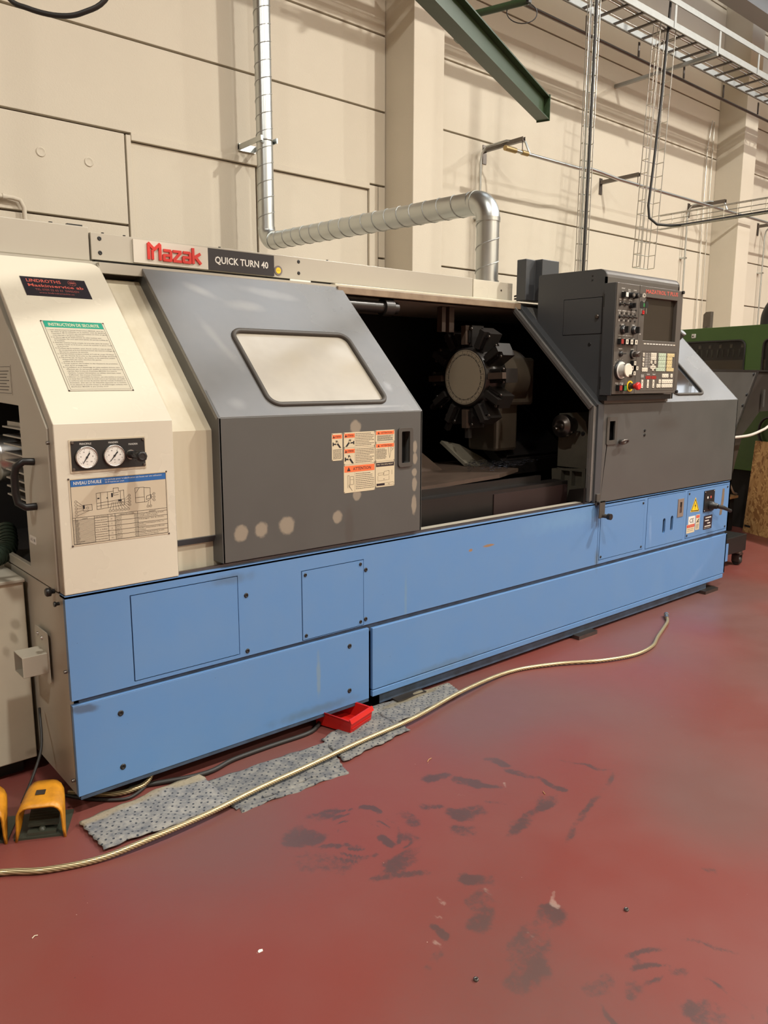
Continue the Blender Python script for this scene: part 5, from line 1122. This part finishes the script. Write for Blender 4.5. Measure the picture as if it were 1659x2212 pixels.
MB().use(STEEL).cyl((3.585,-.160,.013),(3.63,-.132,.014),.013,12).cyl((3.63,-.132,.014),(3.655,-.117,.014),.016,12).obj('coupling', HO)
base(HO, (1.4,-.2,0))
tag(MB().use(RUBBER).tube(smooth_path([(.20,.05,.010),(.45,-.035,.012),(.60,-.01,.012),(.78,-.005,.010),(.95,-.01,.010),(1.03,.02,.012),(1.09,.07,.04),(1.13,.12,.11)],8), .009, 10).obj('rubber_hose'), 'black rubber hose coming out from under the lathe left of the red bin', 'hose')
tag(MB().use(hose).tube(smooth_path([(.02,.16,.012),(.12,.05,.014),(.20,.02,.016),(.27,.03,.03),(.31,.08,.09)],8), .0095, 10).obj('braided_hose_end'), 'short braided hose curling under the lower front corner of the lathe', 'hose')
tag(MB().use(RUBBER).tube(smooth_path([(-.03,.22,.006),(.05,.09,.006),(.14,.0,.008),(.2,-.005,.008),(.28,.06,.008),(.3,.2,.008)],8), .006, 8).obj('black_cable'), 'thin black cable under the lower corner of the lathe, behind the pale mat', 'cable')
tag(MB().use(OILY_SHADE).box(.15,.10,0,.52,.135,.03).obj('steel_bar', bevel=.003), 'dark flat steel bar on the floor under the lathe edge', 'bar')

# red storage bin
BN = thing('storage_bin', 'small red plastic open-front bin on the mat under the lathe', 'bin')
bu = Vector((.958,.288,0)).normalized(); bv = Vector((-.288,.958,0)).normalized(); bo = Vector((1.088,-.130,.008))
def bp(u, v, z): return bo + bu*u + bv*v + Vector((0,0,z))
bw, bl, bh = .165, .185, .066
m_ = MB().use(REDB)
def slab(q, th):     # thin wall from 4 points + inward thickness vector
    th = Vector(th); q = [Vector(p) for p in q]; m_.add(q + [p+th for p in q], [(0,1,2,3),(7,6,5,4),(0,4,5,1),(1,5,6,2),(2,6,7,3),(3,7,4,0)])
slab([bp(.006,.0,0),bp(bw-.006,.0,0),bp(bw-.006,bl,0),bp(.006,bl,0)], (0,0,.003))
slab([bp(.006,0,0),bp(.006,bl,0),bp(0,bl,bh),bp(0,-.004,.060)], bu*.003)
slab([bp(bw-.006,0,0),bp(bw,-.004,.060),bp(bw,bl,bh),bp(bw-.006,bl,0)], -bu*.003)
slab([bp(.006,0,0),bp(bw-.006,0,0),bp(bw,-.006,.058),bp(0,-.006,.058)], bv*.003)
slab([bp(.006,bl,0),bp(bw-.006,bl,0),bp(bw,bl,bh),bp(0,bl,bh)], -bv*.003)
m_.obj('bin_body', BN)
m_ = MB().use(REDB); m_.tube([bp(-.002,.0,.058),bp(-.002,bl,bh),bp(bw+.002,bl,bh),bp(bw+.002,0,.058)], .0035, 6)
slab([bp(-.003,-.012,.048),bp(bw+.003,-.012,.048),bp(bw+.003,-.004,.066),bp(-.003,-.004,.066)], bv*.006); slab([bp(.01,-.006,.018),bp(bw-.01,-.006,.018),bp(bw-.01,-.008,.022),bp(.01,-.008,.022)], bv*.004)
m_.obj('rim', BN); base(BN, tuple(bo))

# foot pedals
def pedal(o, ang, label, grp):
    rt_ = thing('foot_pedal', label, 'pedal', group=grp); o = Vector(o)
    u = Vector((math.cos(ang), math.sin(ang), 0)); w = Vector((-u.y, u.x, 0)); W_, H, D = .150, .128, .125
    prof = [(0,0),(.004,.03),(.006,H-.04)] + [(.006+.034-.034*math.cos(R(a)), H-.036+.034*math.sin(R(a))) for a in (20,45,70,90)] 
    prof = prof + [(W_-a, b) for a, b in prof[::-1]]
    vs = []; fs = []
    n = len(prof); K = 5
    for a, b in prof:
        d = D*min(1, (b/H)**.85*1.0) + .006
        for k in range(K+1):
            t = k/K; lift = .014*t*(b/H)
            vs.append(o + u*(a + (.012*t*(1 if a < W_/2 else -1)*(b/H))) + w*(d*t) + Vector((0,0,b + lift - (.01*(1-t) if H-.05 < b else 0))))
    for i in range(n-1):
        for k in range(K): a = i*(K+1)+k; fs.append((a, a+1, a+K+2, a+K+1))
    mb = MB().use(PEDAL); mb.smooth = True; mb.add(vs, fs); g = mb.obj('guard', rt_); s = g.modifiers.new('t','SOLIDIFY'); s.thickness = .007; s.offset = 0
    q = lambda a, b, c: o + u*a + w*b + Vector((0,0,c))
    def bx(mb, a0,b0,c0,a1,b1,c1,dz=0): return mb.add([q(a0,b0,c0),q(a1,b0,c0),q(a1,b1,c0),q(a0,b1,c0),q(a0,b0,c1),q(a1,b0,c1),q(a1,b1,c1+dz),q(a0,b1,c1+dz)], [(0,3,2,1),(4,5,6,7),(0,1,5,4),(1,2,6,5),(2,3,7,6),(3,0,4,7)])
    bx(MB().use(PEDD), -.01,.01,.0,W_+.002,.16,.008).obj('base_plate', rt_)
    t_ = MB().use(PEDD); bx(t_, .03,.015,.008,.12,.05,.020); bx(t_, .03,.035,.030,.125,.11,.036,.035)
    for k in range(7): bx(t_, .032,.04+k*.009,.036+k*.0042,.122,.043+k*.009,.040+k*.0042)
    bx(t_, .038,.11,.02,.118,.15,.085); t_.obj('tread', rt_)
    t_ = MB().use(PEDD); t_.lathe(F(q(.075,.03,.021),u,w),[(.012,0),(.009,.008),(.004,.010)],12); t_.obj('adjusting_screw', rt_)
    t_ = MB().use(DSTEEL); bx(t_, .055,.055,H+.0035,.085,.080,H+.0045,.003); t_.obj('plate', rt_)
    base(rt_, tuple(o)); return rt_
pedal((-.212,-.028,0), R(-28), 'yellow cast foot pedal guard by the lower end corner of the lathe, fully in view', 'foot pedals by the lathe')
pedal((-.372,.055,0), R(-28), 'yellow foot pedal guard cut by the left picture edge', 'foot pedals by the lathe')
tag(MB().use(RUBBER).tube(smooth_path([(-.155,.10,.06),(-.10,.14,.13),(-.05,.20,.20),(-.02,.30,.30)],6), .005, 8).obj('pedal_cable'), 'grey cable rising from behind the yellow pedals under the beige box', 'cable')

# beige coolant box at the left edge
CB = thing('coolant_box', 'beige sheet metal box beside the end wall, at the left picture edge', 'cabinet')
sb_ = mat('stained_beige_paint', (0.60,0.55,0.43), .45, var=.3, vscale=4)
spots(sb_, [(-.05,.60,.02,.03,30,.7,(.30,.25,.18),.6),(-.06,.55,.018,.03,20,.7,(.30,.25,.18),.6),(-.09,.50,.02,.03,10,.7,(.30,.25,.18),.5),(-.02,.09,.04,.02,0,.8,(.25,.2,.14),.5)], axes='XZ')
MB().use(sb_).box(-1.3,.405,.065,-.012,1.3,.755).obj('box_body', CB, bevel=.004)
MB().use(BEIGE2).box(-1.31,.398,.755,-.008,1.31,.768).obj('box_lid', CB, bevel=.003)
MB().use(DARK).box(-1.25,.46,0,-.05,1.25,.065).obj('plinth', CB)
base(CB, (-.65,.85,0))
rh = MB().use(mat('ribbed_green_hose',(0.03,0.045,0.03),.35))
pts = smooth_path([(-.50,.60,.81),(-.25,.58,.81),(-.10,.60,.812),(.0,.66,.83),(.03,.75,.9)],14)
rh.tube(pts, .036, 14); 
for a, b in zip(pts[::2], pts[1::2]): rh.tube([a, a + (b-a)*.45], .0405, 14)
tag(rh.obj('ribbed_hose'), 'dark green ribbed suction hose lying on the beige box', 'hose')
HB = thing('tube_holder', 'beige square tube holder bolted to the end wall above the pedals', 'holder')
m_ = MB().use(BEIGE2)
m_.plate(FS(-.005), rrect(-.29,.466,-.19,.540,.002), [rect(-.287,.469,-.193,.537)], 0, .088).obj('square_tube', HB)
MB().use(BEIGE2).plate(FS(-.0068), rrect(-.315,.425,-.175,.615,.012), [], 0, .003).obj('flange', HB)
m_ = MB().use(STEEL)
for y, z in ((.235,.585),(.28,.59)): m_.lathe(FS(-.0098), [(.007,0),(.006,.005)], 10, -y, z)
m_.obj('bolt', HB); base(HB, (-.05,.24,.466))

# ------------------------------------------------------------------ beyond the far end of the lathe
CV = thing('chip_conveyor', 'dark grey chip conveyor head sticking out behind the far end of the lathe', 'conveyor')
HPM = mat('hopper_grey_paint', (0.075,0.07,0.062), .35, var=.4, vscale=4); HPD = mat('hopper_brown_paint', (0.04,0.032,0.026), .4, var=.4, vscale=4)
MB().use(HPD).plate(FF(.51), [(5.15,.30),(5.42,.20),(5.684,.552),(5.87,1.02),(6.014,1.109),(6.156,1.209),(6.60,1.21),(6.60,1.553),(5.2,1.556)], [], -.40, 0).obj('conveyor_body', CV)
MB().use(HPM).plate(FF(.50), [(4.70,1.0),(5.62,.96),(5.733,1.104),(6.03,1.556),(4.70,1.558)], [], -.01, .0).obj('side_sheet', CV)
m_ = MB().use(DSTEEL).plate(FF(.495), [(5.62,.955),(5.635,.95),(6.045,1.556),(6.02,1.556)], [], -.004, .004).plate(FF(.505), rect(4.70,1.553,6.60,1.566), [], -.02, .01)
m_.obj('edge_strip', CV)
for u, v in ((5.96,1.53),(5.80,1.27),(5.86,1.36)): 
    MB().use(BLACK).lathe(FF(.5), [(.014,0),(.011,.008)], 10, u, v).obj('bolt', CV)
MB().use(HPM).plate(F((6.14,.485,1.25),(1,0,.0),(0,0,1)), rect(.0,.0,.035,.15), [], 0, .004).obj('scale_strip', CV)
MB().use(HPD).box(5.15,.55,0,5.5,.9,.3).obj('conveyor_foot', CV)
base(CV, (5.3,.7,0))
tag(MB().use(mat('white_hose',(0.62,0.58,0.50),.4)).tube(smooth_path([(5.2,.46,1.05),(5.45,.45,1.02),(5.61,.45,1.012),(5.88,.45,1.018),(6.10,.45,1.05),(6.214,.45,1.078),(6.45,.42,1.19),(6.7,.38,1.35)],8), .012, 10).obj('white_hose'), 'white hose curving across in front of the chip conveyor', 'hose')
CK = thing('coolant_tank', 'black tank corner on a caster at the far end of the lathe', 'tank')
MB().use(BLACK).box(4.95,.22,.115,5.46,.50,.25).obj('tank_body', CK, bevel=.004)
m_ = MB().use(DSTEEL).cyl((5.38,.25,.115),(5.38,.25,.10),.038,14).box(5.35,.215,.085,5.41,.285,.10)
m_.box(5.35,.22,.03,5.355,.28,.09).box(5.405,.22,.03,5.41,.28,.09).obj('caster_fork', CK)
MB().use(RUBBER).lathe(F((5.38,.25,.038),(0,1,0),(0,0,1)), [(.032,-.020),(.038,-.014),(.038,.014),(.032,.020)], 20).use(STEEL).lathe(F((5.38,.25,.038),(0,1,0),(0,0,1)), [(.012,.020),(.012,.023)], 12).obj('caster_wheel', CK)
base(CK, (5.2,.4,0))

# green machine
GO = Vector((7.04,1.77,0)); gu = Vector((-.2189,-.9757,0)); GF = F(GO, gu, (0,0,1))
GM_ = thing('green_machine', 'bright green machine tool with dark windows behind the far end of the lathe', 'machine')
w1 = rrect(-.55,1.20,.775,1.862,.06); w2 = rrect(.975,1.20,2.3,1.862,.06)
MB().use(GREENM).plate(GF, rect(-1.2,.60,2.9,2.0), [w1, w2], -.02, 0).plate(GF, rect(-1.2,.60,2.9,2.0), [], -1.8, -1.75).fbox(GF, -1.2,1.97,2.9,2.0,-1.75,-.02).fbox(GF,-1.2,.6,-1.17,1.97,-1.75,-.02).fbox(GF,2.87,.6,2.9,1.97,-1.75,-.02).obj('housing', GM_, bevel=.004)
MB().use(DARK).fbox(GF, -1.1,0,2.8,.60,-1.7,-.12).obj('plinth', GM_)
gi = mat('dark_brown_interior', (0.035,0.026,0.02), .6); gb = mat('tan_guard_sheet', (0.26,0.19,0.115), .55, var=.3, vscale=6)
for i, (w, a, b) in enumerate(((w1,-.55,.775),(w2,.975,2.3))):
    MB().use(gi).fbox(GF, a-.02,1.18,b+.02,1.88,-.30,-.29).use(gb).fbox(GF, a-.02,1.18,b+.02,1.68,-.289,-.28).obj('interior', GM_)
    g_ = MB().use(RUBBER).tube([GF.p(u, v, .002) for u, v in w], .010, 6, closed=True); g_.obj('window_seal', GM_)
    gl = mat('smoky_window_glass', (0.04,0.035,0.03), .08, alpha=.28) if i == 0 else gl
    MB().use(gl).plate(GF, w, [], -.012, -.006).obj('window_pane', GM_)
    tg = None
    for k in range(9):
        u = a + .03 + k*.132
        q = MB().use(CREAMP).fbox(GF, u-.013,1.805,u+.013,1.828,-.28,-.265).fbox(GF, u-.013,1.828,u-.006,1.84,-.28,-.265).fbox(GF, u+.005,1.828,u+.012,1.842,-.28,-.265)
        q.use(CAST)
        for s in (-1, 1): q.plate(GF, [(u+s*.028-.012,1.79),(u+s*.028+.012,1.79),(u+s*.032+.008,1.75),(u+s*.034+.003,1.712),(u+s*.034-.004,1.712),(u+s*.030-.008,1.76)], [], -.28, -.265)
        q.obj('tool_gripper', GM_)
MB().use(WHITE).plate(GF, rrect(.135,1.905,.178,1.948,.006), [], 0, .015).use(BLACK).fbox(GF,.145,1.917,.160,1.930,.015,.017).obj('white_catch', GM_)
MB().use(DSTEEL).plate(GF, [(.22,2.0),(.22,2.14),(.25,2.165),(.31,2.165),(.31,2.0)], [], -.08, -.04).cyl(GF.p(.27,2.0,-.05), GF.p(.27,2.015,-.05), .04, 14).obj('top_bracket', GM_)
m_ = MB().use(RUBBER).tube(smooth_path([GF.p(.92,2.0,-.12),GF.p(.93,2.10,-.12),GF.p(1.0,2.2,-.12),GF.p(1.12,2.27,-.12),GF.p(1.4,2.3,-.12)],5), .075, 16)
m_.use(DSTEEL).cyl(GF.p(1.02,2.215,-.12), GF.p(1.06,2.24,-.12), .085, 16).obj('suction_bend', GM_)
MB().use(BLACK).tube([GF.p(1.12+.10*math.cos(R(a)), 1.0+.13*math.sin(R(a)), .03) for a in range(0,360,20)], .012, 6, closed=True).obj('cable_coil', GM_)
base(GM_, tuple(GO + gu*.8))

OSBM = mat('osb_board', (0.46,0.27,0.10), .65)
nt = OSBM.node_tree; N = nt.nodes; L = nt.links
tc = N.new('ShaderNodeTexCoord'); cur = None
for i, (rx, c) in enumerate(((25,(0.62,0.40,0.16)),(-50,(0.30,0.15,0.05)),(80,(0.52,0.31,0.12)))):
    mp = N.new('ShaderNodeMapping'); mp0 = N.new('ShaderNodeMapping'); mp0.inputs['Rotation'].default_value = (R(rx),0,0); L.new(tc.outputs['Object'], mp0.inputs[0]); mp.inputs['Scale'].default_value = (12, 13, 42); mp.inputs['Location'].default_value = (i*3,i,i); L.new(mp0.outputs[0], mp.inputs[0])
    v = N.new('ShaderNodeTexVoronoi'); v.inputs['Scale'].default_value = 1.3; L.new(mp.outputs[0], v.inputs['Vector'])
    sc_ = N.new('ShaderNodeSeparateColor'); L.new(v.outputs['Color'], sc_.inputs[0]); k = nmath(nt,'GREATER_THAN', sc_.outputs[0], .58)
    mx = N.new('ShaderNodeMix'); mx.data_type = 'RGBA'; mx.inputs[6].default_value = (.44,.25,.09,1); mx.inputs[7].default_value = (*c,1); L.new(k, mx.inputs[0])
    if cur: L.new(cur, mx.inputs[6])
    cur = mx.outputs[2]
L.new(cur, N['Principled BSDF'].inputs['Base Color'])
OF = F((6.793,.857,0), (-.4322,-.9018,0), (0,0,1))
OB = thing('osb_crate', 'chipboard crate side standing on the floor in front of the green machine', 'crate')
MB().use(OSBM).plate(OF, [(0,0),(1.3,0),(1.3,.904),(.072,.904)], [], -.018, 0).obj('side_board', OB)
MB().use(WOODP).fbox(OF, .08,.02,.12,.88,-.05,-.018).obj('corner_batten', OB)
MB().use(DARK).fbox(OF, .02,.055,.10,.075,0,.002).obj('hand_slot', OB)
base(OB, (6.7,.66,0))
PL_ = thing('wooden_pallet', 'low wooden pallet with black motor between the lathe and the chipboard', 'pallet')
MB().use(WOODP).box(6.45,.93,.33,6.80,1.3,.352).obj('deck_board', PL_)
MB().use(DARK).box(6.50,.96,.0,6.78,1.3,.33).obj('bearer', PL_)
base(PL_, (6.62,1.1,0))
MO = thing('electric_motor', 'black motor lying on the pallet behind the chipboard', 'motor')
MB().use(RUBBER).cyl((6.64,1.0,.44),(6.64,1.27,.44),.085,20).obj('motor_body', MO)
MB().use(STEEL).box(6.60,.975,.44,6.64,1.0,.50).box(6.65,.98,.42,6.69,1.0,.46).obj('terminal', MO)
MB().use(ZINC).tube(smooth_path([(6.5,1.2,.40),(6.52,1.05,.55),(6.60,.96,.52),(6.68,.93,.40),(6.78,.94,.37)],6), .010, 8).obj('grey_cable', MO)
base(MO, (6.64,1.15,.352))
# litter on the floor
for i, (x, y, l, a, c, t) in enumerate(((1.20,-.50,.035,20,WOODP,'thin straw-coloured splinter on the red floor below the red bin'),(.139,-.960,.010,0,WHITE,'white paint chip on the red floor near the lower middle'),(-.30,-.52,.016,10,CREAMP,'pale wood shaving on the red floor below the hose, left'),
        (1.02,-1.50,.012,0,DSTEEL,'small metal nut on the red floor, lower right'),(.50,-1.40,.010,0,DSTEEL,'small dark nut on the red floor, low in the middle'),(1.35,-.95,.02,60,WOODP,'short splinter on the red floor between the dark scuffs'))):
    q = MB().use(c); dx, dy = math.cos(R(a))*l/2, math.sin(R(a))*l/2
    if 'nut' in t: q.lathe(FT(0), [(.007,0.0),(.007,.006),(.004,.006),(.004,.002)], 6, x, y)
    elif l > .015: q.tube([(x-dx,y-dy,.0015),(x,y+.003,.003),(x+dx,y+dy,.0015)], .0015, 5)
    else: q.plate(FT(0), [(x-.007,y-.004),(x+.005,y-.005),(x+.008,y+.002),(x,y+.006),(x-.006,y+.003)], [], 0.0, .001)
    tag(q.obj(['wood_splinter','paint_chip','wood_shaving','metal_nut','metal_nut','wood_splinter'][i]), t, ['splinter','chip','shaving','nut','nut','splinter'][i])
